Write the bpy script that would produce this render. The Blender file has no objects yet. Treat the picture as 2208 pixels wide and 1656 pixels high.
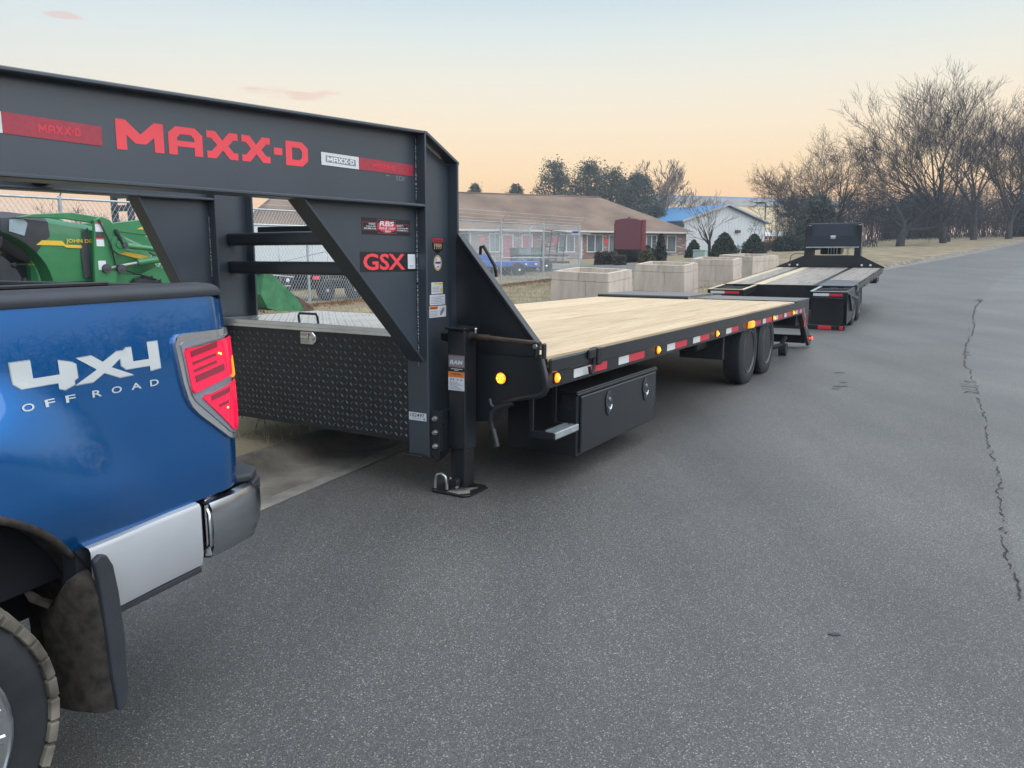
import bpy, bmesh, math, random
from math import radians as R, sin, cos, pi, atan2, sqrt, hypot
from mathutils import Vector, Matrix
import numpy as np
random.seed(7); rng = np.random.default_rng(7)
SC = bpy.context.scene
COL = SC.collection

# ------------------------------------------------------------------ camera
cam = bpy.data.cameras.new('camera'); camo = bpy.data.objects.new('camera', cam); COL.objects.link(camo)
cam.sensor_width = 36; cam.lens = 27.07; cam.clip_start = .05; cam.clip_end = 3000
camo.location = (0, 0, 1.46); camo.rotation_euler = (R(90 - 9.574), 0, 0)
SC.camera = camo

# ------------------------------------------------------------------ sky
def lin(c):
    return tuple((v / 255 / 12.92 if v / 255 <= .04045 else ((v / 255 + .055) / 1.055) ** 2.4) for v in c)
def rgb(*c): return lin(c) + (1,)
W = bpy.data.worlds.new('World'); W.cycles.sampling_method = 'MANUAL'; W.cycles.sample_map_resolution = 512; SC.world = W; W.use_nodes = True
nt = W.node_tree; nt.nodes.clear()
def N(t, kind, **kw):
    n = t.nodes.new(kind)
    for k, v in kw.items(): setattr(n, k, v)
    return n
SKY_STRENGTH = 1.0
SUN_AZ, SUN_EL = R(112), R(60)         # no sun disc after sunset: one very broad soft glow of the open sky on the right
SC.cycles.max_bounces = 6; SC.cycles.diffuse_bounces = 3; SC.cycles.glossy_bounces = 3; SC.cycles.transmission_bounces = 2; SC.cycles.use_denoising = True
SC.cycles.caustics_reflective = False; SC.cycles.caustics_refractive = False
def build_sky():
    L = nt.links.new
    tc = N(nt, 'ShaderNodeTexCoord'); sep = N(nt, 'ShaderNodeSeparateXYZ'); L(tc.outputs['Generated'], sep.inputs[0])
    def ramp(stops):
        r = N(nt, 'ShaderNodeValToRGB'); e = r.color_ramp.elements
        while len(e) > 1: e.remove(e[0])
        e[0].position = stops[0][0]; e[0].color = rgb(*stops[0][1])
        for p, c in stops[1:]:
            q = e.new(p); q.color = rgb(*c)
        L(sep.outputs['Z'], r.inputs[0]); return r
    warm = ramp([(0, (252, 176, 122)), (.05, (254, 202, 146)), (.10, (253, 221, 176)), (.155, (248, 231, 204)), (.205, (237, 233, 219)), (.25, (222, 230, 227)),
                 (.30, (200, 218, 228)), (.45, (188, 212, 230)), (.7, (180, 206, 228)), (1, (174, 201, 226))])
    cool = ramp([(0, (182, 196, 208)), (.06, (188, 205, 219)), (.14, (190, 210, 226)), (.22, (190, 211, 230)), (.31, (188, 208, 232)), (.45, (186, 211, 231)),
                 (.7, (180, 206, 228)), (1, (174, 201, 226))])
    dot = N(nt, 'ShaderNodeVectorMath', operation='DOT_PRODUCT'); L(tc.outputs['Generated'], dot.inputs[0]); dot.inputs[1].default_value = (.26, .965, 0)
    mr = N(nt, 'ShaderNodeMapRange', interpolation_type='SMOOTHSTEP'); mr.inputs['From Min'].default_value = .12; mr.inputs['From Max'].default_value = .93
    L(dot.outputs['Value'], mr.inputs['Value'])
    mx = N(nt, 'ShaderNodeMixRGB'); L(mr.outputs[0], mx.inputs[0]); L(cool.outputs[0], mx.inputs[1]); L(warm.outputs[0], mx.inputs[2])
    out = mx.outputs[0]
    # thin pink wisps of evening cloud: two stretched blobs eaten away by one noise
    nz = N(nt, 'ShaderNodeTexNoise'); nz.inputs['Scale'].default_value = 24; nz.inputs['Detail'].default_value = 2.5
    mp0 = N(nt, 'ShaderNodeMapping'); mp0.inputs['Scale'].default_value = (1, 0, 4.5); L(tc.outputs['Generated'], mp0.inputs[0]); L(mp0.outputs[0], nz.inputs['Vector'])
    best = None
    for d, sx, sz in (((-.256, .93, .1856), .048, .0065), ((-.463, .83, .2445), .016, .0040)):
        mp = N(nt, 'ShaderNodeMapping'); mp.inputs['Location'].default_value = (-d[0] / sx, -d[1] / .3, -d[2] / sz); mp.inputs['Scale'].default_value = (1 / sx, 1 / .3, 1 / sz)
        L(tc.outputs['Generated'], mp.inputs[0])
        ln = N(nt, 'ShaderNodeVectorMath', operation='LENGTH'); L(mp.outputs[0], ln.inputs[0])
        if best is None: best = ln.outputs['Value']
        else:
            mn = N(nt, 'ShaderNodeMath', operation='MINIMUM'); L(best, mn.inputs[0]); L(ln.outputs['Value'], mn.inputs[1]); best = mn.outputs[0]
    ad = N(nt, 'ShaderNodeMath', operation='MULTIPLY_ADD'); L(nz.outputs[0], ad.inputs[0]); ad.inputs[1].default_value = -2.8; L(best, ad.inputs[2])
    m2 = N(nt, 'ShaderNodeMapRange', interpolation_type='SMOOTHSTEP'); m2.inputs['From Min'].default_value = -.35; m2.inputs['From Max'].default_value = -1.15; m2.inputs['To Max'].default_value = .36
    L(ad.outputs[0], m2.inputs['Value'])
    mm = N(nt, 'ShaderNodeMixRGB'); L(m2.outputs[0], mm.inputs[0]); L(out, mm.inputs[1]); mm.inputs[2].default_value = rgb(226, 168, 158); out = mm.outputs[0]
    # a little of the physical dusk sky on top
    sk = N(nt, 'ShaderNodeTexSky'); sk.sky_type = 'NISHITA'; sk.sun_disc = False; sk.sun_elevation = R(.5); sk.sun_rotation = SUN_AZ
    b1 = N(nt, 'ShaderNodeBackground'); L(out, b1.inputs[0]); b1.inputs[1].default_value = SKY_STRENGTH * .92
    b2 = N(nt, 'ShaderNodeBackground'); L(sk.outputs[0], b2.inputs[0]); b2.inputs[1].default_value = .012
    ads = N(nt, 'ShaderNodeAddShader'); L(b1.outputs[0], ads.inputs[0]); L(b2.outputs[0], ads.inputs[1])
    wo = N(nt, 'ShaderNodeOutputWorld'); L(ads.outputs[0], wo.inputs[0])
build_sky()
sun = bpy.data.lights.new('sun', 'SUN'); suno = bpy.data.objects.new('sun', sun); COL.objects.link(suno)
sun.energy = 3.6; sun.angle = R(110); sun.color = (.97, .97, 1)
suno.rotation_euler = Vector((-sin(SUN_AZ) * cos(SUN_EL), -cos(SUN_AZ) * cos(SUN_EL), -sin(SUN_EL))).to_track_quat('-Z', 'Y').to_euler()
SC.view_settings.view_transform = 'Standard'; SC.view_settings.look = 'None'; SC.view_settings.exposure = 0.2; SC.view_settings.gamma = 1
SC.view_settings.use_curve_mapping = False

# ------------------------------------------------------------------ materials
MATS = {}
def mat(name, c, rough=.5, metal=0, spec=.5, coat=0, var=.12, scale=6, bump=0, bscale=60, emit=None, estr=0, c2=None, stretch=None, coatr=.05, detail=5):
    """procedural material: base colour broken up by noise, roughness varied, optional fine bump"""
    m = bpy.data.materials.new(name); m.use_nodes = True; t = m.node_tree; L = t.links.new
    b = t.nodes['Principled BSDF']
    tc = N(t, 'ShaderNodeTexCoord'); mp = N(t, 'ShaderNodeMapping'); L(tc.outputs['Object'], mp.inputs[0])
    if stretch: mp.inputs['Scale'].default_value = stretch
    nz = N(t, 'ShaderNodeTexNoise'); nz.inputs['Scale'].default_value = scale; nz.inputs['Detail'].default_value = detail; L(mp.outputs[0], nz.inputs['Vector'])
    cr = N(t, 'ShaderNodeValToRGB'); e = cr.color_ramp.elements; e[0].position = .3; e[1].position = .7
    c2 = c2 or tuple(min(1, v * (1 + var)) for v in c); c1 = tuple(v * (1 - var) for v in c)
    e[0].color = c1 + (1,); e[1].color = c2 + (1,)
    L(nz.outputs[0], cr.inputs[0]); L(cr.outputs[0], b.inputs['Base Color'])
    mr = N(t, 'ShaderNodeMapRange'); mr.inputs['To Min'].default_value = max(.02, rough * .8); mr.inputs['To Max'].default_value = min(1, rough * 1.2)
    L(nz.outputs[0], mr.inputs['Value']); L(mr.outputs[0], b.inputs['Roughness'])
    b.inputs['Metallic'].default_value = metal; b.inputs['Specular IOR Level'].default_value = spec
    b.inputs['Coat Weight'].default_value = coat; b.inputs['Coat Roughness'].default_value = coatr
    if bump:
        n2 = N(t, 'ShaderNodeTexNoise'); n2.inputs['Scale'].default_value = bscale; n2.inputs['Detail'].default_value = 4; L(mp.outputs[0], n2.inputs['Vector'])
        bp = N(t, 'ShaderNodeBump'); bp.inputs['Strength'].default_value = bump; bp.inputs['Distance'].default_value = .01
        L(n2.outputs[0], bp.inputs['Height']); L(bp.outputs[0], b.inputs['Normal'])
    if emit:
        b.inputs['Emission Color'].default_value = emit + (1,); b.inputs['Emission Strength'].default_value = estr
        if estr < 1.5: m.cycles.emission_sampling = 'NONE'
    MATS[name] = m; return m
def nodes(m): return m.node_tree, m.node_tree.nodes['Principled BSDF'], m.node_tree.links.new

BLACK = mat('black powder coat', (.0130, .0150, .0180), .30, spec=.5, var=.07, scale=3)
SKYBLACK = mat('black paint with sky sheen', (.046, .058, .072), .32, spec=.55, var=.06, scale=2)  # black trailer steel with its sky reflection put into a lighter base colour
BLACK2 = mat('black steel satin', (.009, .010, .012), .38, spec=.5, var=.25, scale=5, bump=.05, bscale=90)
RUBBER = mat('tyre rubber', (.022, .024, .027), .75, spec=.35, var=.3, scale=8, bump=.15, bscale=40)
PLASTIC = mat('black grained plastic', (.030, .034, .042), .55, spec=.4, var=.15, scale=12, bump=.12, bscale=160)
DARK = mat('dark underside', (.012, .013, .016), .8, spec=.2)
STEEL = mat('zinc steel', (.55, .56, .57), .35, metal=1, var=.15, scale=15)
ALU = mat('bright steel', (.62, .64, .66), .22, metal=1, var=.08, scale=9)
CHROME = mat('chrome', (.72, .74, .77), .08, metal=1, var=.03, scale=4)
DULLCHROME = mat('brushed bumper chrome', (.42, .45, .49), .22, metal=1, var=.08, scale=5, stretch=(1, 1, 8))
GALV = mat('galvanised pipe', (.42, .46, .47), .45, metal=.6, var=.15, scale=12)
WIRE = mat('galvanised wire', (.50, .54, .55), .5, metal=.5, var=.1)
WHITE = mat('white paint', (.72, .74, .74), .5, var=.05)
LABELW = mat('white label', (.68, .70, .74), .45, var=.06, scale=30)
LABELG = mat('grey print', (.22, .23, .26), .5, var=.1)
ORANGE = mat('orange label', (.75, .20, .03), .5, var=.08)
YELLOWL = mat('yellow label', (.75, .55, .04), .5, var=.05)
RED = mat('red decal', (.84, .06, .08), .4, var=.04)
DKRED = mat('dark red reflective tape', (.36, .028, .05), .35, var=.12, scale=60)
TAPER = mat('red reflective tape', (.62, .03, .055), .35, var=.1, scale=70)
TAPEW = mat('white reflective tape', (.66, .68, .66), .38, var=.1, scale=90)
DECALK = mat('black decal', (.010, .011, .014), .35)
DECALP = mat('pink outline print', (.45, .09, .12), .4)
GOLD = mat('gold print', (.50, .38, .20), .5)
BLUEP = mat('blue print', (.05, .05, .30), .5)
TEAL = mat('teal dot', (.02, .25, .20), .5)
AMBER = mat('lit amber lens', (.9, .30, .02), .3, emit=(1, .25, .002), estr=1.7, var=.05)
AMBERHOT = mat('lit amber diode', (1, .75, .2), .3, emit=(1, .55, .04), estr=5, var=.02)
AMBERDIM = mat('amber lens', (.75, .20, .02), .3, emit=(1, .33, .02), estr=.9, var=.05)
REDLIT = mat('lit red lens', (.8, .02, .02), .3, emit=(1, .05, .02), estr=4, var=.05)
REDLENS = mat('red lens', (.6, .012, .05), .2, emit=(1, .01, .09), estr=.35, coat=.6, var=.06)

# ------------------------------------------------------------------ mesh helpers
class MB:
    """collects shapes; build() links them as ONE mesh object"""
    def __init__(s): s.v = []; s.f = []
    def add(s, vs, fs):
        o = len(s.v); s.v += [tuple(p) for p in vs]; s.f += [tuple(o + i for i in f) for f in fs]; return s
    def box(s, x0, x1, y0, y1, z0, z1):
        return s.add([(x0, y0, z0), (x1, y0, z0), (x1, y1, z0), (x0, y1, z0), (x0, y0, z1), (x1, y0, z1), (x1, y1, z1), (x0, y1, z1)],
                     [(3, 2, 1, 0), (4, 5, 6, 7), (0, 1, 5, 4), (1, 2, 6, 5), (2, 3, 7, 6), (3, 0, 4, 7)])
    def prism(s, poly, axis, a, b):
        """poly of 2-d points in the other two axes (in x,y,z order), extruded along axis from a to b"""
        n = len(poly)
        def P(u, v, w): return {'x': (w, u, v), 'y': (u, w, v), 'z': (u, v, w)}[axis]
        vs = [P(u, v, a) for u, v in poly] + [P(u, v, b) for u, v in poly]
        return s.add(vs, [tuple(range(n))[::-1], tuple(range(n, 2 * n))] + [(i, (i + 1) % n, n + (i + 1) % n, n + i) for i in range(n)])
    def tube(s, path, r, n=8, cap=True):
        path = [Vector(p) for p in path]; rs = r if isinstance(r, (list, tuple)) else [r] * len(path)
        o = len(s.v); prev = None
        for i, p in enumerate(path):
            d = (path[min(i + 1, len(path) - 1)] - path[max(i - 1, 0)]).normalized()
            a = (prev - d * prev.dot(d)) if prev is not None else d.orthogonal()
            a = a.normalized(); prev = a; b = d.cross(a)
            for k in range(n):
                t = 2 * pi * (k + .5) / n; s.v.append(tuple(p + (a * cos(t) + b * sin(t)) * rs[i]))
        for i in range(len(path) - 1):
            for k in range(n):
                k2 = (k + 1) % n; s.f.append((o + i * n + k, o + i * n + k2, o + (i + 1) * n + k2, o + (i + 1) * n + k))
        if cap:
            s.f.append(tuple(o + k for k in range(n))[::-1]); e = o + (len(path) - 1) * n; s.f.append(tuple(e + k for k in range(n)))
        return s
    def lathe(s, prof, n, c, axis='x'):
        """prof = list of (offset along axis, radius) turned round axis through c"""
        o = len(s.v)
        for a, r in prof:
            for k in range(n):
                t = 2 * pi * k / n; u, w = r * cos(t), r * sin(t)
                d = {'x': (a, u, w), 'y': (u, a, w), 'z': (u, w, a)}[axis]
                s.v.append((c[0] + d[0], c[1] + d[1], c[2] + d[2]))
        m = len(prof)
        for i in range(m - 1):
            for k in range(n):
                k2 = (k + 1) % n; s.f.append((o + i * n + k, o + i * n + k2, o + (i + 1) * n + k2, o + (i + 1) * n + k))
        for i in (0, m - 1):
            if prof[i][1] > 1e-4: s.f.append(tuple(o + i * n + k for k in range(n)))
        return s
    def grid(s, pts):
        o = len(s.v); m = len(pts[0])
        for row in pts: s.v += [tuple(p) for p in row]
        for i in range(len(pts) - 1):
            for j in range(m - 1): s.f.append((o + i * m + j, o + i * m + j + 1, o + (i + 1) * m + j + 1, o + (i + 1) * m + j))
        return s
    def build(s, name, material, parent=None, smooth=False, bevel=0, kind=None, fix=True, segs=1):
        me = bpy.data.meshes.new(name); me.from_pydata(s.v, [], s.f); me.update()
        if fix and len(s.f) < 6000:
            bm = bmesh.new(); bm.from_mesh(me); bmesh.ops.recalc_face_normals(bm, faces=bm.faces); bm.to_mesh(me); bm.free()
        if material: me.materials.append(material)
        if smooth:
            me.polygons.foreach_set('use_smooth', [True] * len(me.polygons))
            if smooth != 'all':
                me.set_sharp_from_angle(angle=R(smooth if smooth is not True else 40))
        o = bpy.data.objects.new(name, me); COL.objects.link(o)
        if parent: o.parent = parent
        if bevel:
            b = o.modifiers.new('bevel', 'BEVEL'); b.width = bevel; b.segments = segs; b.limit_method = 'ANGLE'; b.angle_limit = R(35)
        if kind: o['kind'] = kind
        return o
def B(*a): return MB().box(*a)
def empty(name, loc, rot=(0, 0, 0)):
    o = bpy.data.objects.new(name, None); COL.objects.link(o); o.location = loc; o.rotation_euler = rot; o.empty_display_size = .2; return o
def tag(o, label, cat, group=None):
    o['label'] = label; o['category'] = cat
    if group: o['group'] = group
    return o
def struct(o): o['kind'] = 'structure'; return o
def copy_tree(o, parent=None):
    c = o.copy(); COL.objects.link(c); c.parent = parent
    for ch in list(o.children): copy_tree(ch, c)
    return c
def flat(name, curve_obj, fit, origin, xd, yd, material, parent, keep=False):
    """turn a filled 2-d curve into a thin mesh lettering fitted to (width, height) on a plane of the parent"""
    COL.objects.link(curve_obj); dg = bpy.context.evaluated_depsgraph_get()
    me = bpy.data.meshes.new_from_object(curve_obj.evaluated_get(dg)); me.name = name
    COL.objects.unlink(curve_obj); bpy.data.objects.remove(curve_obj)
    xs = [v.co.x for v in me.vertices]; ys = [v.co.y for v in me.vertices]
    x0, y0 = min(xs), min(ys); sx = fit[0] / max(1e-6, max(xs) - x0); sy = fit[1] / max(1e-6, max(ys) - y0)
    O, X, Y = Vector(origin), Vector(xd), Vector(yd)
    for v in me.vertices: v.co = O + X * ((v.co.x - x0) * sx) + Y * ((v.co.y - y0) * sy)
    me.materials.clear(); me.materials.append(material)
    o = bpy.data.objects.new(name, me); COL.objects.link(o)
    if parent: o.parent = parent
    return o
def text(s, fit, origin, xd, yd, material, parent, bold=.0, shear=0, name='lettering'):
    c = bpy.data.curves.new('t', 'FONT'); c.body = s; c.offset = bold; c.shear = shear; c.resolution_u = 3; c.fill_mode = 'FRONT'
    return flat(name, bpy.data.objects.new('t', c), fit, origin, xd, yd, material, parent)
def polys(loops, fit, origin, xd, yd, material, parent, name='lettering'):
    c = bpy.data.curves.new('t', 'CURVE'); c.dimensions = '2D'; c.fill_mode = 'BOTH'
    for lp in loops:
        sp = c.splines.new('POLY'); sp.points.add(len(lp) - 1); sp.use_cyclic_u = True
        for p, q in zip(sp.points, lp): p.co = (q[0], q[1], 0, 1)
    return flat(name, bpy.data.objects.new('t', c), fit, origin, xd, yd, material, parent)
def blocky(word):
    """angular stencil-like capitals of the trailer maker's word mark"""
    G = {'M': (1.25, [[(0, 0), (0, 1), (.2, 1), (.5, .56), (.8, 1), (1, 1), (1, 0), (.79, 0), (.79, .5), (.61, .24), (.39, .24), (.21, .5), (.21, 0)]]),
         'A': (1.0, [[(0, 0), (0, .76), (.22, 1), (.78, 1), (1, .76), (1, 0), (.75, 0), (.75, .3), (.25, .3), (.25, 0)], [(.25, .5), (.25, .62), (.35, .74), (.65, .74), (.75, .62), (.75, .5)]]),
         'X': (1.0, [[(0, 1), (.28, 1), (.5, .68), (.72, 1), (1, 1), (1, .74), (.86, .74), (.68, .5), (.86, .26), (1, .26), (1, 0), (.72, 0), (.5, .32), (.28, 0), (0, 0), (0, .26), (.14, .26), (.32, .5), (.14, .74), (0, .74)]]),
         '-': (.32, [[(0, .38), (0, .66), (1, .66), (1, .38)]]),
         'D': (.88, [[(0, 0), (0, 1), (.74, 1), (1, .76), (1, .24), (.74, 0)], [(.28, .25), (.28, .75), (.6, .75), (.72, .64), (.72, .36), (.6, .25)]])}
    x = 0; out = []
    for ch in word:
        w, lps = G[ch]
        for lp in lps: out.append([(x + p[0] * w, p[1]) for p in lp])
        x += w + .13
    return out
def ellipse(cx, cy, rx, ry, n=24): return [(cx + rx * cos(2 * pi * k / n), cy + ry * sin(2 * pi * k / n)) for k in range(n)]

# ------------------------------------------------------------------ terrain
def sp(x): return x if x > 20 else math.log1p(math.exp(x))
def smooth(a, b, x):
    t = max(0, min(1, (x - a) / (b - a))); return t * t * (3 - 2 * t)
def h(x, y):
    s = x * .55 + y * .835; l = -x * .835 + y * .55
    if s > 100: s = 100 + 40 * math.tanh((s - 100) / 40)
    return .152 * sp((s - 16) / 4) * (1 - .6 * smooth(9, 36, l))
def lawn_z(x, y):
    l = -x * .835 + y * .55 - 5
    return h(x, y) + .12 + .004 * max(0, min(35, l))
KP = [(-36, -72), (-15, -25), (-6.1, -5), (-1.63, 4.98), (-.95, 6.5), (-.3, 8.2), (.35, 10.6), (1.7, 14), (3.6, 17.5), (6.0, 21.2), (9.4, 26), (13.2, 30.8), (17.2, 35.6), (24, 43.5), (40, 63), (60, 88), (95, 130), (160, 210), (240, 310)]
def catmull(P, step):
    out = []; P = [Vector(p) for p in P]
    for i in range(len(P) - 1):
        a, b = P[i], P[i + 1]; p0 = P[max(i - 1, 0)]; p3 = P[min(i + 2, len(P) - 1)]
        la = (b - a).length; m1 = (b - p0) * (la / max(1e-6, (b - p0).length)); m2 = (p3 - a) * (la / max(1e-6, (p3 - a).length))
        n = max(2, int(la / step(a)))
        for k in range(n):
            t = k / n; out.append(a * (2 * t ** 3 - 3 * t * t + 1) + m1 * (t ** 3 - 2 * t * t + t) + b * (-2 * t ** 3 + 3 * t * t) + m2 * (t ** 3 - t * t))
    out.append(P[-1]); return out
KERB = catmull(KP, lambda p: .8 if -8 < p.y < 50 else 4)
KN = []
for i, p in enumerate(KERB):
    d = (KERB[min(i + 1, len(KERB) - 1)] - KERB[max(i - 1, 0)]).normalized(); KN.append(Vector((-d.y, d.x)))   # to the left of the road
def strip(offs, zf):
    return [[(p.x + n.x * o, p.y + n.y * o, zf(p.x + n.x * o, p.y + n.y * o, o)) for o in offs] for p, n in zip(KERB, KN)]

# asphalt: fine aggregate, faint stains, duller wheel tracks
def asphalt(name, base, spk=.5):
    m = mat(name, base, .62, spec=.45, var=.0)
    t, b, L = nodes(m); tc = [n for n in t.nodes if n.type == 'TEX_COORD'][0]
    n1 = N(t, 'ShaderNodeTexNoise'); n1.inputs['Scale'].default_value = .55; n1.inputs['Detail'].default_value = 6; L(tc.outputs['Object'], n1.inputs['Vector'])
    n3 = N(t, 'ShaderNodeTexNoise'); n3.inputs['Scale'].default_value = 160; n3.inputs['Detail'].default_value = 3; L(tc.outputs['Object'], n3.inputs['Vector'])
    vo = N(t, 'ShaderNodeTexVoronoi'); vo.inputs['Scale'].default_value = 240; L(tc.outputs['Object'], vo.inputs['Vector'])
    hs = N(t, 'ShaderNodeSeparateColor'); L(vo.outputs['Color'], hs.inputs[0])
    r1 = N(t, 'ShaderNodeValToRGB'); e = r1.color_ramp.elements; e[0].position = .35; e[1].position = .7
    e[0].color = tuple(v * .86 for v in base) + (1,); e[1].color = tuple(v * 1.12 for v in base) + (1,); L(n1.outputs[0], r1.inputs[0])
    r2 = N(t, 'ShaderNodeValToRGB'); e = r2.color_ramp.elements; e[0].position = .0; e[0].color = (.62, .62, .62, 1); e[1].position = .8; e[1].color = (1.1, 1.1, 1.1, 1)
    q = e.new(.94); q.color = (1.35 + spk * .6,) * 3 + (1,); q = e.new(.99); q.color = (2.2 + spk * 1.6,) * 3 + (1,)
    L(hs.outputs[0], r2.inputs[0])
    mu = N(t, 'ShaderNodeMixRGB', blend_type='MULTIPLY'); mu.inputs[0].default_value = 1; L(r1.outputs[0], mu.inputs[1]); L(r2.outputs[0], mu.inputs[2])
    rt = N(t, 'ShaderNodeMapping'); rt.inputs['Rotation'].default_value = (0, 0, R(30)); rt.inputs['Scale'].default_value = (1.1, .10, 1); L(tc.outputs['Object'], rt.inputs[0])
    n4 = N(t, 'ShaderNodeTexNoise'); n4.inputs['Scale'].default_value = 1.0; n4.inputs['Detail'].default_value = 5; n4.inputs['Roughness'].default_value = .6; L(rt.outputs[0], n4.inputs['Vector'])
    r4 = N(t, 'ShaderNodeValToRGB'); e = r4.color_ramp.elements; e[0].position = .32; e[0].color = (.78, .79, .80, 1); e[1].position = .66; e[1].color = (1.12, 1.11, 1.09, 1); L(n4.outputs[0], r4.inputs[0])
    m5 = N(t, 'ShaderNodeMixRGB', blend_type='MULTIPLY'); m5.inputs[0].default_value = 1; L(mu.outputs[0], m5.inputs[1]); L(r4.outputs[0], m5.inputs[2]); L(m5.outputs[0], b.inputs['Base Color'])
    r3 = N(t, 'ShaderNodeMapRange'); r3.inputs['To Min'].default_value = .42; r3.inputs['To Max'].default_value = .7; L(hs.outputs[1], r3.inputs['Value']); L(r3.outputs[0], b.inputs['Roughness'])
    ad = N(t, 'ShaderNodeMath', operation='ADD'); L(vo.outputs['Distance'], ad.inputs[0]); L(n3.outputs[0], ad.inputs[1])
    bp = N(t, 'ShaderNodeBump'); bp.inputs['Strength'].default_value = .4; bp.inputs['Distance'].default_value = .004; L(ad.outputs[0], bp.inputs['Height']); L(bp.outputs[0], b.inputs['Normal'])
    return m
ASPH = asphalt('asphalt', (.099, .096, .091))
ASPH2 = asphalt('asphalt worn smooth', (.119, .117, .112), .0)
CONC = mat('kerb concrete', (.17, .148, .122), .9, spec=.2, var=.5, scale=2.6, bump=.8, bscale=38, c2=(.27, .24, .20), detail=10)
SEAM = [(2.05, 2.7), (2.17, 3.07), (2.6, 3.83), (3.07, 4.62), (3.43, 5.27), (4.46, 7.26), (4.84, 8.0), (5.76, 9.65), (7.59, 12.74), (12.2, 20.2)]
SEAMC = [(0.2, -1.4), (1.2, 1.1)] + SEAM + [(16.5, 26.4), (22, 33.6), (29, 42), (46, 62)]

def seam_off(p, n):
    """distance from the kerb line to the paving seam along the kerb normal"""
    best = None
    for i in range(len(SEAMC) - 1):
        a, b = Vector(SEAMC[i]), Vector(SEAMC[i + 1]); e = b - a; den = n.x * e.y - n.y * e.x
        if abs(den) < 1e-9: continue
        w = a - p; t = (w.x * e.y - w.y * e.x) / den; u = (w.x * n.y - w.y * n.x) / den
        if 0 <= u <= 1 and t < 0: best = t
    return best
rows, rows2 = [], []
last = -6.0
for p, n in zip(KERB, KN):
    so = seam_off(p, n)
    if so is None: so = last
    last = so = max(-7, min(-4.2, so))
    def row(offs): return [(p.x + n.x * o, p.y + n.y * o, h(p.x + n.x * o, p.y + n.y * o)) for o in offs]
    rows.append(row([-.42] + [-.42 + (so + .42) * k / 4 for k in range(1, 5)])); rows2.append(row([so + (-15 - so) * k / 4 for k in range(5)]))
road = struct(MB().grid(rows).build('road', ASPH, smooth='all', fix=False))
lane = MB().grid(rows2).build('far_lane', ASPH2, road, smooth='all', fix=False)
# the crack along the paving seam: jagged sliver of darkness with side branches
CRK = mat('crack', (.055, .052, .048), .95, var=.3, spec=.1)
cm = MB(); pts = []
for i in range(len(SEAM) - 1):
    a, b = Vector(SEAM[i]), Vector(SEAM[i + 1]); n_ = max(4, int((b - a).length / .035))
    for k in range(n_): pts.append(a + (b - a) * (k / n_))
w1 = 0
for i, p in enumerate(pts):
    w1 = w1 * .9 + random.uniform(-.014, .014); d = (pts[min(i + 1, len(pts) - 1)] - pts[max(i - 1, 0)]).normalized(); pts[i] = p + Vector((-d.y, d.x)) * (w1 + .06 * sin(i * .03) + random.uniform(-.006, .006))
for i in range(len(pts) - 1):
    if i % 41 > 36 or (i * 7919) % 23 < 3: continue
    a, b = pts[i], pts[i + 1]; far = pts[i].y; wd = (.0016 + .005 * abs(sin(i * .31)) * random.random() + .0035 * max(0, far - 6) / 6); n2 = Vector((-(b - a).y, (b - a).x)).normalized() * wd
    z = lambda q: h(q.x, q.y) + .004
    cm.add([(a.x - n2.x, a.y - n2.y, z(a)), (a.x + n2.x, a.y + n2.y, z(a)), (b.x + n2.x, b.y + n2.y, z(b)), (b.x - n2.x, b.y - n2.y, z(b))], [(0, 1, 2, 3)])
    if i % 43 == 0 and far < 7:
        q = a + Vector((random.uniform(-.16, .16), random.uniform(-.1, .12))); cm.add([(a.x, a.y, z(a)), (a.x + .006, a.y + .004, z(a)), (q.x, q.y, z(q))], [(0, 1, 2)])
cm.build('crack', CRK, road, fix=False)
# small dark stains and stones on the asphalt
st = MB()
for (x, y, r_) in ((1.25, 2.78, .03), (3.62, 8.35, .10), (3.75, 8.6, .05), (3.5, 8.2, .06), (4.0, 9.3, .08)):
    k = 9; o = [(x + r_ * (.6 + .5 * random.random()) * cos(2 * pi * i / k), y + .5 * r_ * (.6 + .5 * random.random()) * sin(2 * pi * i / k)) for i in range(k)]
    st.add([(a, b, h(a, b) + .0035) for a, b in o], [tuple(range(k))])
so_ = st.build('oil_stain', mat('oil stain', (.026, .027, .03), .5, var=.3, scale=30), road, fix=False)
# concrete gutter and low rolled kerb
gut = struct(MB().grid(strip([-.44, -.40, -.1, 0, .04, .09, .15, .22, .24], lambda x, y, o: h(x, y) + {-.44: .006, -.40: .008, -.1: -.004, 0: .0, .04: .02, .09: .07, .15: .105, .22: .11, .24: .02}[o])).build('kerb', CONC, smooth=35, fix=False))
MB().grid(strip([-.47, -.455, -.37, -.355], lambda x, y, o: h(x, y) + (.0115 if -.46 < o < -.36 else .001))).build('gutter_edge', mat('pale gutter edge', (.20, .182, .155), .9, var=.4, scale=5, bump=.5, bscale=40), gut, smooth=35, fix=False)
# lawn on the left, verge on the far right
GRASS = mat('dormant grass', (.205, .165, .10), .95, spec=.15, var=.35, scale=1.1, c2=(.31, .255, .165), bump=.8, bscale=30, detail=8)
OFFL = [.22, .5, 1, 1.6, 2.4, 3.4, 4.6, 6, 8, 10, 13, 16, 20, 25, 32, 40, 52, 70, 100, 150, 230, 320]
lawn = struct(MB().grid(strip(OFFL, lambda x, y, o: lawn_z(x, y) - (.012 if o < .5 else 0))).build('lawn', GRASS, smooth='all', fix=False))
verge = struct(MB().grid(strip([-14.98, -15.4, -18, -25, -40, -70, -120, -200], lambda x, y, o: h(x, y) + (.0 if o > -15 else .1))).build('verge', GRASS, smooth='all', fix=False))
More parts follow.
